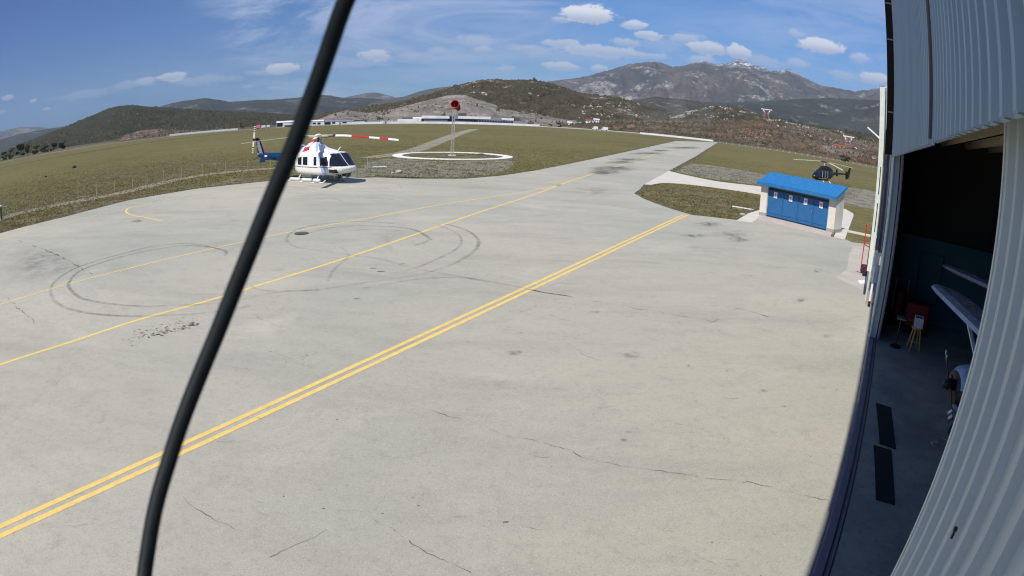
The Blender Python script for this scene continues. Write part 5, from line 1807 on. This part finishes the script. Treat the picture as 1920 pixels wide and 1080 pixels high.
# far stacked leaves, seen end-on
for o0, o1, s0, mt in ((0.385, 0.62, 18.95, M_SHEET), (0.665, 0.75, 18.9, M_LAV)):
    mb = MB()
    mb.box(s0, 22.6, -o1, -o0, 0.05, 5.95)
    mb.box(s0 - 0.03, s0 - 0.001, -o0 - 0.05, -o0 + 0.015, 0.05, 5.95)
    mb.build('sliding_door', mt, HG)
# shell
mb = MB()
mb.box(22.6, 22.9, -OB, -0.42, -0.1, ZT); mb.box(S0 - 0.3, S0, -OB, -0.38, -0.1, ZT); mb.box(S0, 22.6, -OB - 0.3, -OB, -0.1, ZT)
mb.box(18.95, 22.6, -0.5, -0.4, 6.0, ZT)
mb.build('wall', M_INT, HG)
mb = MB(); mb.box(S0 - 0.5, 23.1, -OB - 0.5, -(OF + 0.02), ZT + 0.001, ZT + 0.2); mb.build('roof', M_PURP, HG)
mb = MB(); mb.box(22.50, 22.599, -9.5, -0.8, 0.0, 3.1); mb.build('inner_lining', M_INTB, HG)
for k in range(14):
    o = 1.3 + k * 1.05
    mb = MB()
    z = 6.35 + 0.1 * k
    mb.box(S0, 22.55, -(o + 0.12), -o, z, z + 0.22)
    mb.build('roof_purlin', paint('dusty_steel', (0.36, 0.3, 0.2), 0.8) if k == 0 else bpy.data.materials['dusty_steel'], HG)
for k in range(7):
    s_ = -9 + k * 5
    mb = MB()
    mb.box(s_, s_ + 0.2, -OB + 0.05, -1.3, 8.0, 8.3)
    mb.beam((s_ + 0.1, -1.3, 8.2), (s_ + 0.1, -12, 9.5), 0.15)
    mb.beam((s_ + 0.1, -OB + .1, 8.2), (s_ + 0.1, -12, 9.5), 0.15)
    mb.build('roof_truss', M_DARKC, HG)
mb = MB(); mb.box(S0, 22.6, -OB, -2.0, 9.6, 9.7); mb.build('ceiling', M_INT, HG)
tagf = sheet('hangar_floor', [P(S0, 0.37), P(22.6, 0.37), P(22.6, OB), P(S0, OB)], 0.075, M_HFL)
# threshold with door rails
mb = MB()
def pbox(mb, s0, s1, o0, o1, z0, z1): mb.obox(Vector((0, 0, 0)), HD, HN, Vector((0, 0, 1)), s0, s1, o0, o1, z0, z1)
pbox(mb, S0, 22.6, 0.365, 0.64, 0.0, 0.085)
tag(mb.build('door_threshold', paint('threshold_concrete', (0.22, 0.2, 0.22), 0.85)), kind='structure')
mb = MB()
pbox(mb, S0, 22.6, 0.545, 0.575, 0.085, 0.1); pbox(mb, S0, 22.6, 0.64, 0.665, 0.06, 0.082)
tag(mb.build('door_rail', M_BLACK), 'black steel door rail let into the hangar threshold', 'rail')

# ------------------------------------------------------------------ things at the far corner of the hangar
def at_s(x, y, s):
    v = ray(x, y)
    t = s / v.dot(HD)
    return v * t + Vector((0, 0, CAMH))


oz = Vector((0, 0, 0))
UP = Vector((0, 0, 1))
pil = empty('door_guide_post', P(24, 0, 0), HROT, 'tall pale post with dark slots outside the far hangar corner', 'post')
def lb(mb, ds0, ds1, o0, o1, z0, z1): mb.box(ds0, ds1, -o1, -o0, z0, z1)
mb = MB()
mb.prism([(-0.125, 1.2), (0.11, 1.2), (0.075, 2.75), (0.02, 8.35), (-0.19, 8.35), (-0.155, 5.5), (-0.145, 2.75)][::1], 'x', 0, 0.5)
mb.v = [(v[0], -v[1], v[2]) for v in mb.v]
mb.build('column', M_PALE, pil)
for z0, z1 in ((5.25, 4.2), (3.85, 2.75)):
    mb = MB(); lb(mb, -0.012, 0.0, -0.045, -0.005, z1, z0); mb.build('slot', M_BLACK, pil)
mb = MB(); lb(mb, 0, 0.45, -0.02, 0.14, -0.1, 1.2); mb.build('base', M_CONC, pil)
mb = MB(); mb.beam((0.1, 0.15, 6.35), (0.1, 0.68, 6.68), 0.1, 0.06); mb.build('lamp_arm', M_WHITE, pil)
t = empty('corner_channel', P(24.7, 0, 0), HROT, 'shaded lavender steel channel against the far hangar corner behind the pale post', 'channel')
mb = MB(); lb(mb, -0.2, 0.1, 0.10, 0.235, 2.0, 8.5); mb.build('flange', paint('white_edge_paint', (0.55, 0.55, 0.62), 0.5), t)
mb = MB(); lb(mb, -0.05, 0.3, 0.236, 0.42, 1.9, 5.85); mb.build('web', M_LAV, t)
mb = MB(); lb(mb, -0.19, 0.25, 0.236, 0.36, 5.9, 8.5); mb.build('upper_web', M_DARKC, t)
# dark side box above the doors
t = empty('eaves_box', P(19, 0, 0), HROT, 'black open box section at the end of the hangar cladding', 'box')
mb = MB(); lb(mb, 0.0, 1.6, 0.10, 0.375, 5.75, 11.4); mb.build('casing', paint('matt_near_black', (0.006, 0.005, 0.006), 1.0, spec=0.0), t)  # casing in one flat near-black colour without gloss
for z in (7.0, 9.3, 10.5):
    mb = MB(); lb(mb, -0.02, 0.0, 0.12, 0.36, z, z + 0.05); mb.build('stiffener', M_DARKC, t)
cb = empty('electric_cabinet', P(23.3, 0, 0), HROT, 'white electric cabinet on a grey concrete foot at the hangar corner', 'cabinet')
mb = MB(); lb(mb, 0, 0.5, 0.09, 0.34, 0.95, 1.95); mb.build('case', M_WHT2, cb, bevel=0.01)
mb = MB(); lb(mb, -0.02, 0.52, 0.07, 0.36, 1.951, 1.99); mb.build('lid', M_WHT2, cb)
mb = MB(); lb(mb, 0.02, 0.48, 0.05, 0.36, 0.0, 0.949); mb.build('foot', M_PLINTH, cb)
t = empty('drain_pipe', P(23.05, 0.2, 0), HROT, 'white drain pipe with black end reaching the ground at the hangar corner', 'pipe')
mb = MB(); mb.tube([(0.1, 0.0, 1.6), (0.02, 0.0, 0.8), (0, 0.0, 0.28)], 0.05, 10); mb.build('pipe', M_WHITE, t)
mb = MB(); mb.tube([(0, 0, 0.279), (0, 0, 0.08)], 0.055, 10); mb.build('pipe_end', M_BLACK, t)
mb = MB()
mb.beam(at_s(1633, 474, 26.2), at_s(1626, 536, 26.4) * 1.0, 0.16, 0.04)
tag(mb.build('plank', M_WHITE), 'white plank leaning against the hangar corner beside the red frame', 'plank')
b0 = G(1618, 516)
t = empty('hand_truck', b0, HROT + 0.4, 'tall red tube frame hand truck with small dark base by the hangar corner', 'hand truck')
hz = 2.35
mb = MB()
mb.tube([(-0.35, 0, 0.25), (-0.35, 0, hz), (0.45, 0, hz), (0.45, 0, 0.25)], 0.028, 6)
mb.tube([(-0.35, 0, hz * 0.6), (0.45, 0, hz * 0.6)], 0.025, 6)
mb.tube([(-0.35, 0, 0.4), (0.45, 0, 0.4)], 0.025, 6)
mb.build('frame', M_RED, t)
mb = MB(); mb.box(-0.35, 0.3, -0.25, 0.05, 0.1, 0.42); mb.build('base_box', paint('maroon', (0.1, 0.02, 0.03), 0.6), t)
for y in (-0.3, 0.12):
    mb = MB(); mb.tube([(-0.55, y, 0.12), (-0.45, y, 0.12)], 0.12, 12); mb.build('wheel', M_RUBBER, t)
mb = MB(); mb.tube([(-0.7, 0, 0.62), (0.3, 0, 0.45)], 0.03, 6); mb.build('lever', M_BLACK, t)
mb = MB(); mb.ellipsoid((0, 0, 0.1), (0.4, 0.22, 0.1))
o = mb.build('crumpled_sheet', M_WHITE); o.location = G(1622, 534)
o.data.vertices.foreach_set('co', np.array([tuple(v.co * (1 + 0.4 * mnoise.noise(v.co * 6))) for v in o.data.vertices]).reshape(-1))
tag(o, 'crumpled white sheet on the ground below the red hand truck', 'sheet')

# ------------------------------------------------------------------ light aeroplanes inside
M_PLANE = paint('aeroplane_white', (0.62, 0.68, 0.74), 0.25, var=0.03, spec=0.5)
M_PLANEB = paint('aeroplane_blue', (0.48, 0.62, 0.82), 0.25)
def aeroplane(loc, rz, label):
    t = empty('light_aeroplane', loc, rz, label, 'aeroplane', None)
    # x forward (nose), z up; nose at x=0
    fz = [(-6.3, 1.15, 1.45, 0.10, 1.3, 2), (-4.5, 0.95, 1.55, 0.25, 1.25, 2.2), (-3.0, 0.7, 1.9, 0.5, 1.25, 2.6), (-2.4, 0.62, 2.05, 0.55, 1.3, 2.8), (-1.6, 0.6, 1.98, 0.56, 1.25, 2.8), (-1.15, 0.62, 1.72, 0.56, 1.2, 2.6), (-0.6, 0.68, 1.68, 0.55, 1.2, 2.6), (-0.25, 0.72, 1.64, 0.52, 1.2, 2.4), (-0.16, 0.85, 1.55, 0.42, 1.2, 2.2)]
    def cl(c, n):
        x, y, z = c
        if -1.65 < x < -1.05 and z > 1.6: return 'ws'
        if -2.9 < x < -1.7 and 1.5 < z < 1.9 and abs(y) > 0.3: return 'w'
        if x > -0.65 and 0.95 < z < 1.3 and 0.17 < abs(y) and x > -0.3: return 'in'
        return 'c' if x > -1.1 else 'b'
    loft_split(fz, 70, cl, {'b': ('fuselage', M_PLANE), 'c': ('cowling', M_PLANEB), 'ws': ('windshield', M_GLASS), 'w': ('side_window', M_GLASS), 'in': ('cowl_side_intake', M_BLACK)}, t, 40)
    for sg in (-1, 1):
        mb = MB(); mb.ellipsoid((-0.16, sg * 0.28, 1.28), (0.04, 0.12, 0.10)); mb.build('air_intake', M_BLACK, t)
    mb = MB(); mb.ellipsoid((-0.05, 0, 1.25), (0.22, 0.13, 0.13)); mb.build('spinner', M_BLACK, t, smooth=True)
    for a in (-0.9, -0.9 + math.pi):
        mb = MB()
        ax = Vector((0, math.sin(a), math.cos(a)))
        cr = Vector((0.35, math.cos(a), -math.sin(a))).normalized()
        nn = ax.cross(cr)
        for a_, b_, m_ in ((0.1, 0.62, 0), (0.62, 0.68, 1), (0.68, 0.74, 0), (0.74, 0.80, 1), (0.80, 0.86, 0)):
            mb.mi = m_
            mb.obox(Vector((0, 0, 1.25)), ax, cr, nn, a_, b_, -0.07, 0.07, -0.012, 0.012)
        mb.build('propeller_blade', [M_BLACK, M_WHITE], t)
    # high wing
    prof = [(0, 0), (-0.08, 0.08), (-0.35, 0.13), (-0.8, 0.09), (-1.35, 0.0), (-0.7, -0.05), (-0.15, -0.05)]
    for sg in (-1, 1):
        mb = MB()
        vs, fs = [], []
        st = [(0.25, 1.0, 0.0), (2.6, 1.0, 0.04), (4.5, 0.92, 0.07), (5.2, 0.74, 0.09), (5.45, 0.4, 0.1)]
        for y, sc_, dz in st:
            for q in prof: vs.append((-0.98 + q[0] * sc_ - (1 - sc_) * 0.45, sg * y, 2.1 + dz + q[1] * sc_))
        k = len(prof)
        for j in range(len(st) - 1):
            for i in range(k): fs.append((j * k + i, j * k + (i + 1) % k, (j + 1) * k + (i + 1) % k, (j + 1) * k + i))
        fs += [tuple(range(k)), tuple(range((len(st) - 1) * k, len(st) * k))]
        mb.raw(vs, fs)
        mb.build('wing', M_PLANE, t, smooth=False)
        mb = MB(); mb.beam((-1.45, sg * 0.5, 0.75), (-1.35, sg * 2.5, 2.06), 0.11, 0.05); mb.build('wing_strut', M_PLANE, t)
        mb = MB(); mb.beam((-1.9, sg * 0.4, 0.75), (-2.0, sg * 1.0, 0.28), 0.1, 0.04); mb.build('gear_leg', M_PLANE, t)
        mb = MB(); mb.tube([(-2.0, sg * 0.98, 0.21), (-2.0, sg * 1.12, 0.21)], 0.21, 16); mb.build('wheel', M_RUBBER, t)
    mb = MB(); mb.box(-2.6, -0.99, -0.25, 0.25, 2.06, 2.16); mb.build('wing_centre', M_PLANE, t)
    mb = MB(); mb.tube([(-0.75, 0, 0.75), (-0.62, 0, 0.25)], 0.035, 8); mb.build('gear_leg', M_STEEL, t)
    mb = MB(); mb.tube([(-0.6, -0.06, 0.19), (-0.6, 0.06, 0.19)], 0.19, 16); mb.build('wheel', M_RUBBER, t)
    mb = MB(); mb.prism([(-6.4, 1.3), (-5.2, 1.4), (-6.1, 2.5), (-6.5, 2.5)], 'y', -0.03, 0.03); mb.build('tail_fin', M_PLANE, t)
    mb = MB(); mb.box(-6.4, -5.7, -1.45, 1.45, 1.42, 1.46); mb.build('tailplane', M_PLANE, t)
    return t


# heading measured in hangar coordinates: nose out of the door and slightly along the front
def heading(ds, do):
    v = HD * ds + HN * do
    return math.atan2(v.y, v.x)


aeroplane(P(12.5, 2.42, 0.075), heading(-0.268, -0.963), 'pale blue and white high-wing light aeroplane with nose towards the hangar door')
aeroplane(P(16.0, 5.6, 0.075), heading(-0.69, -0.72), 'second high-wing light aeroplane deeper in the dark hangar, only its wing showing')
bpy.data.objects['light_aeroplane.001'].scale = (1.0, 1.0, 1.1)

# ------------------------------------------------------------------ things on the hangar floor
M_MAT = paint('black_mat', (0.012, 0.012, 0.012), 0.9)
for q, lab in (([(1642.5, 755), (1670.6, 764), (1680, 842), (1649.5, 831)], 'black rubber mat on the hangar floor, the one farther from the view'),
               ([(1638, 834), (1671.6, 843.5), (1678, 946), (1642.5, 936)], 'black rubber mat on the hangar floor, the nearer and larger one')):
    pp = [G(x, y, 0.09) for x, y in q]
    mb = MB()
    mb.raw([p - Vector((0, 0, 0.012)) for p in pp] + pp, [(0, 3, 2, 1), (4, 5, 6, 7), (0, 1, 5, 4), (1, 2, 6, 5), (2, 3, 7, 6), (3, 0, 4, 7)])
    tag(mb.build('rubber_mat', M_MAT), lab, 'mat', 'black mats on the hangar floor')
M_WOOD = paint('yellow_wood', (0.55, 0.33, 0.1), 0.6)
st = G(1711, 656, 0.075)
t = empty('wooden_stool', st, HROT + 0.3, 'yellow wooden stool on the hangar floor holding a white crate', 'stool')
t.scale = (1.05, 1.05, 1.15)
mb = MB(); mb.tube([(0, 0, 0.60), (0, 0, 0.64)], 0.2, 20); mb.build('seat', M_WOOD, t)
for a in range(4):
    an = a * math.pi / 2 + 0.78
    mb = MB(); mb.beam((0.13 * math.cos(an), 0.13 * math.sin(an), 0.6), (0.25 * math.cos(an), 0.25 * math.sin(an), 0.0), 0.04); mb.build('leg', M_WOOD, t)
mb = MB()
for a in range(4):
    an, a2 = a * math.pi / 2 + 0.78, (a + 1) * math.pi / 2 + 0.78
    mb.beam((0.2 * math.cos(an), 0.2 * math.sin(an), 0.25), (0.2 * math.cos(a2), 0.2 * math.sin(a2), 0.25), 0.025)
mb.build('stretcher', M_WOOD, t)
t = empty('crate', st + Vector((0.02, 0.02, 0.745)), HROT, 'white plastic crate standing on the yellow stool', 'crate')
mb = MB(); mb.box(-0.2, 0.2, -0.15, 0.15, 0.0, 0.03); mb.box(-0.2, -0.18, -0.15, 0.15, 0.03, 0.3); mb.box(0.18, 0.2, -0.15, 0.15, 0.03, 0.3); mb.box(-0.18, 0.18, -0.15, -0.13, 0.03, 0.3); mb.box(-0.18, 0.18, 0.13, 0.15, 0.03, 0.3)
mb.build('box', paint('white_plastic', (0.6, 0.62, 0.65), 0.5), t)
mb = MB(); mb.box(-0.16, 0.16, -0.12, 0.12, 0.22, 0.26); mb.build('contents', M_HNAVY, t)
t = empty('serving_tray', P(18.6, 1.35, 0.075), HROT, 'grey metal stand with a flat tray left of the stool', 'stand')
mb = MB(); mb.box(-0.2, 0.2, -0.15, 0.15, 0.9, 0.93); mb.build('tray', M_STEEL, t)
mb = MB(); mb.tube([(0, 0, 0), (0, 0, 0.9)], 0.03, 8); mb.tube([(0, 0, 0), (0, 0, 0.03)], 0.2, 16); mb.build('stem', M_BLACK, t)
t = empty('motor_trolley', P(20.8, 2.05, 0.075), HROT, 'red motor trolley with high black handle frame against the hangar wall', 'trolley')
mb = MB(); mb.box(-0.4, 0.4, -0.45, 0.45, 0.25, 1.05); mb.build('body', paint('dull_red_paint', (0.22, 0.02, 0.015), 0.5), t, bevel=0.06)
mb = MB(); mb.box(-0.41, -0.4, -0.3, 0.3, 0.45, 0.55); mb.build('panel', paint('orange_panel', srgb(220, 80, 30)[:3], 0.5), t)
for sx in (-0.3, 0.3):
    for sy in (-0.4, 0.4):
        mb = MB(); mb.tube([(sx, sy - 0.05, 0.15), (sx, sy + 0.05, 0.15)], 0.15, 12); mb.build('wheel', M_RUBBER, t)
mb = MB(); mb.tube([(1.0, -0.85, 0.9), (1.0, -0.85, 2.6), (1.0, 0.1, 2.6), (1.0, 0.1, 0.9)], 0.025, 6); mb.tube([(1.0, -0.85, 0.9), (0.4, -0.4, 0.9)], 0.025, 6); mb.tube([(1.0, 0.1, 0.9), (0.4, 0.3, 0.9)], 0.025, 6); mb.build('handle_frame', M_BLACK, t)
t = empty('tool_drum', P(21.2, 1.35, 0.075), HROT, 'dark red fire extinguisher trolley by the hangar side wall', 'extinguisher trolley')
mb = MB(); mb.tube([(0, 0, 0.2), (0, 0, 1.2), (0, 0, 1.35)], [0.24, 0.24, 0.1], 16); mb.build('cylinder', paint('dark_red_paint', (0.12, 0.015, 0.015), 0.4), t, smooth=False)
t.name = 'extinguisher_trolley'
mb = MB(); mb.tube([(0.1, -0.25, 0.2), (0.1, -0.25, 1.6), (0.1, 0.25, 1.6), (0.1, 0.25, 0.2)], 0.02, 6); mb.build('handle', M_STEEL, t)
for sy in (-0.27, 0.27):
    mb = MB(); mb.tube([(0.1, sy, 0.2), (0.1, sy * 1.25, 0.2)], 0.2, 14); mb.build('wheel', M_RUBBER, t)
mb = MB(); mb.tube([G(1746, 829, 0.09), G(1758, 828, 0.15), G(1750, 838, 0.09), G(1746, 829, 0.09)], 0.006, 5)
tag(mb.build('wire_offcut', M_WHITE), 'bent bright wire on the hangar floor near the aeroplane nose', 'wire')
mb = MB(); mb.tube([G(1768, 821, 0.09), G(1776, 826, 0.12), G(1770, 833, 0.09)], 0.006, 5)
tag(mb.build('wire_offcut', M_WHITE), 'short bent wire on the hangar floor beside the sliding door edge', 'wire')
for (x, y, o, lab) in ((1853, 335, 7.0, 'pale hanging lamp high inside the hangar, the upper of two'), (1848, 361, 8.0, 'pale hanging lamp inside the hangar, the lower of two')):
    v = ray(x, y)
    q = v * (o / v.dot(HN)) + Vector((0, 0, CAMH))
    t = empty('hanging_lamp', q, 0, lab, 'lamp', 'lamps hanging in the hangar')
    mb = MB(); mb.tube([(0, 0, -0.12), (0, 0, 0.02), (0, 0, 0.1)], [0.2, 0.16, 0.05], 14); mb.build('lamp_shade', M_WHITE, t)
    mb = MB(); mb.tube([(0, 0, 0.1), (0, 0, 9.6 - q.z)], 0.01, 5); mb.build('cord', M_BLACK, t)
# ------------------------------------------------------------------ light, sky, air
SUN_AZ, SUN_EL = 214.35, 50.0
sun = bpy.data.lights.new('sun', 'SUN')
sun.energy = 5.0
sun.angle = R(0.5)
sun.color = (1.0, 0.955, 0.89)
so = bpy.data.objects.new('sun', sun)
C.objects.link(so)
a, e = R(SUN_AZ), R(SUN_EL)
sd_ = Vector((math.sin(a) * math.cos(e), math.cos(a) * math.cos(e), math.sin(e)))
so.rotation_euler = sd_.to_track_quat('Z', 'Y').to_euler()
so.location = sd_ * 60

w = bpy.data.worlds.new('World')
sc.world = w
w.use_nodes = True
nt = w.node_tree
bg = nt.nodes['Background']
def wn(typ, ins=None, **kw):
    nd = nt.nodes.new(typ)
    for k, v in kw.items(): setattr(nd, k, v)
    for k, v in (ins or {}).items():
        if isinstance(v, bpy.types.NodeSocket): nt.links.new(v, nd.inputs[k])
        else: nd.inputs[k].default_value = v
    return nd
def wm(op, a, b=0.0, c=None):
    d = {0: a, 1: b}
    if c is not None: d[2] = c
    return wn('ShaderNodeMath', d, operation=op).outputs[0]
def wr(f, a, b, lo=0.0, hi=1.0, sm=True):
    return wn('ShaderNodeMapRange', {0: f, 1: a, 2: b, 3: lo, 4: hi}, interpolation_type='SMOOTHSTEP' if sm else 'LINEAR').outputs[0]
def wmix(f, a, b): return wn('ShaderNodeMix', {0: f, 6: a, 7: b}, data_type='RGBA').outputs[2]
sky = wn('ShaderNodeTexSky', sky_type='NISHITA')
sky.sun_disc = False
sky.sun_elevation = e
sky.sun_rotation = a
sky.altitude = 100
sky.air_density = 1.0
sky.dust_density = 0.4
sky.ozone_density = 2.0
tc = wn('ShaderNodeTexCoord').outputs['Generated']
sep = wn('ShaderNodeSeparateXYZ', {0: tc})
azn = wm('MULTIPLY', wm('ARCTAN2', sep.outputs[0], sep.outputs[1]), 57.29578)
eln = wm('MULTIPLY', wm('ARCSINE', sep.outputs[2]), 57.29578)
pv_ = wn('ShaderNodeCombineXYZ', {0: azn, 1: eln, 2: 0.0}).outputs[0]
def wnoise(scale, det, rough, stretch=(1, 1, 1), off=(0, 0, 0), dist=0.0):
    v = wn('ShaderNodeVectorMath', {0: pv_, 1: stretch, 2: off}, operation='MULTIPLY_ADD').outputs[0]
    return wn('ShaderNodeTexNoise', {'Vector': v, 'Scale': scale, 'Detail': det, 'Roughness': rough, 'Distortion': dist}).outputs['Fac']
nA = wnoise(0.55, 7, 0.62, (1, 1.7, 1))
nB = wnoise(1.6, 5, 0.6, (1, 1.5, 1), (13, 5, 0))
disp = wm('ADD', wm('MULTIPLY', wm('SUBTRACT', nA, 0.5), 2.1), wm('MULTIPLY', wm('SUBTRACT', nB, 0.5), 0.9))
# cumulus clouds: photo position, half-width, half-height (pixels), opacity
CL = [(1100, 27, 52, 17, 1), (1052, 36, 20, 7, .6), (1190, 47, 26, 8, .8), (1216, 66, 28, 9, .75), (1175, 80, 36, 9, .6), (1050, 82, 36, 9, .65), (1125, 96, 70, 12, .7), (1195, 103, 60, 8, .6), (1000, 92, 60, 8, .5), (1050, 124, 36, 8, .7), (1125, 128, 18, 6, .65),
      (1285, 72, 40, 12, .6), (1325, 90, 42, 12, .8), (1385, 98, 28, 13, .85), (1310, 112, 36, 10, .6), (1420, 108, 30, 10, .4), (1494, 62, 18, 8, .45), (1541, 87, 40, 14, .9), (1612, 108, 24, 10, .55), (1496, 119, 22, 9, .5), (1440, 118, 40, 10, .4), (1640, 147, 30, 11, .8),
      (1580, 140, 30, 8, .4), (706, 104, 30, 12, .75), (690, 118, 50, 8, .35), (820, 95, 22, 9, .4), (900, 75, 46, 11, .5), (905, 93, 24, 7, .5), (947, 128, 22, 7, .5), (529, 128, 38, 10, .8), (492, 136, 40, 6, .4), (322, 144, 30, 8, .7), (275, 152, 26, 8, .55), (235, 160, 40, 8, .35),
      (14, 183, 12, 5, .5), (62, 189, 9, 4, .5), (88, 204, 9, 3, .4), (5, 210, 10, 4, .3), (463, 162, 16, 4, .35), (510, 165, 14, 3, .3), (165, 176, 70, 8, .3), (380, 150, 80, 9, .35), (600, 122, 80, 10, .3), (770, 108, 60, 10, .3), (1075, 105, 110, 12, .35), (1240, 84, 60, 14, .3)]
total = None
shade = None
for x, y, hw_, hh_, opa in CL:
    az0, el0 = AE(x, y)
    azr, _ = AE(x + hw_, y)
    _, elt = AE(x, y - hh_)
    W2, H2_ = abs(azr - az0) * 1.15, abs(elt - el0) * 1.25
    d = wn('ShaderNodeVectorMath', {0: pv_, 1: (az0, el0, 0)}, operation='SUBTRACT').outputs[0]
    d = wn('ShaderNodeVectorMath', {0: d, 1: (1 / W2, 1 / H2_, 0)}, operation='MULTIPLY').outputs[0]
    L = wn('ShaderNodeVectorMath', {0: d}, operation='LENGTH').outputs['Value']
    m = wm('SUBTRACT', 1.0, L)
    m = wm('ADD', m, wm('MULTIPLY', disp, 0.75))
    soft = 0.22 if opa > 0.6 else 0.5
    m = wr(m, -0.02, 0.1 + soft, 0, opa)
    hgt = wm('MULTIPLY', m, wr(wn('ShaderNodeSeparateXYZ', {0: d}).outputs[1], -0.6, 0.5, 0.0, 1.0))
    total = m if total is None else wm('MAXIMUM', total, m)
    shade = hgt if shade is None else wm('MAXIMUM', shade, hgt)
col = sky.outputs[0]
tint = wmix(wr(azn, -60, 12, 0, 1, False), (0.03, 0.23, 0.62, 1), (0.42, 0.75, 1.18, 1))
col = wn('ShaderNodeVectorMath', {0: col, 1: tint}, operation='MULTIPLY').outputs[0]
# thin high streaks
cir = wnoise(0.09, 8, 0.68, (0.5, 2.2, 1), (3, 1, 0), 0.8)
band = wm('MULTIPLY', wr(azn, -34, -24), wr(azn, 12, -4))
band = wm('MULTIPLY', band, wr(eln, 3.0, 6.5))
cf = wm('MULTIPLY', wr(cir, 0.38, 0.66, 0, 0.75), wm('MAXIMUM', band, wm('MULTIPLY', wr(azn, 0, 24), 0.5)))
low = wm('MULTIPLY', wm('MULTIPLY', wr(eln, 8.5, 1.5), wr(azn, -44, -10, 0.15, 1)), wr(wnoise(0.25, 6, 0.6, (0.35, 1.6, 1), (7, 2, 0)), 0.36, 0.66, 0.16, 0.7))
cf = wm('MAXIMUM', cf, low)
SKY_STR = 0.1
CLOUD_W = (9.0, 9.2, 9.8, 1)
CLOUD_S = (5.0, 5.6, 7.2, 1)
col = wmix(cf, col, (5.6, 6.5, 8.4, 1))
ccol = wmix(shade, CLOUD_S, CLOUD_W)
col = wmix(total, col, ccol)
nt.links.new(col, bg.inputs[0])
bg.inputs[1].default_value = SKY_STR

# air
hz = bpy.data.materials.new('haze')
hz.use_nodes = True
t_ = hz.node_tree
t_.nodes.remove(t_.nodes['Principled BSDF'])
pv = t_.nodes.new('ShaderNodeVolumePrincipled')
pv.inputs['Color'].default_value = (0.66, 0.82, 1.0, 1)
pv.inputs['Density'].default_value = 5.3e-5
pv.inputs['Anisotropy'].default_value = 0.2
t_.links.new(pv.outputs[0], t_.nodes['Material Output'].inputs['Volume'])
mb = MB()
mb.box(-14500, 14500, -3500, 14500, -40, 1700)
tag(mb.build('haze', hz), kind='stuff')

sc.render.engine = 'CYCLES'
sc.view_settings.view_transform = 'Standard'
sc.view_settings.look = 'None'
sc.view_settings.gamma = 1
sc.view_settings.exposure = 0.08
sc.render.film_transparent = False
try:
    sc.cycles.filter_width = 1.15
    sc.cycles.volume_bounces = 0
    sc.cycles.max_bounces = 6
    sc.cycles.transparent_max_bounces = 24
    sc.cycles.use_denoising = True
except Exception as ex:
    print('cycles settings', ex)
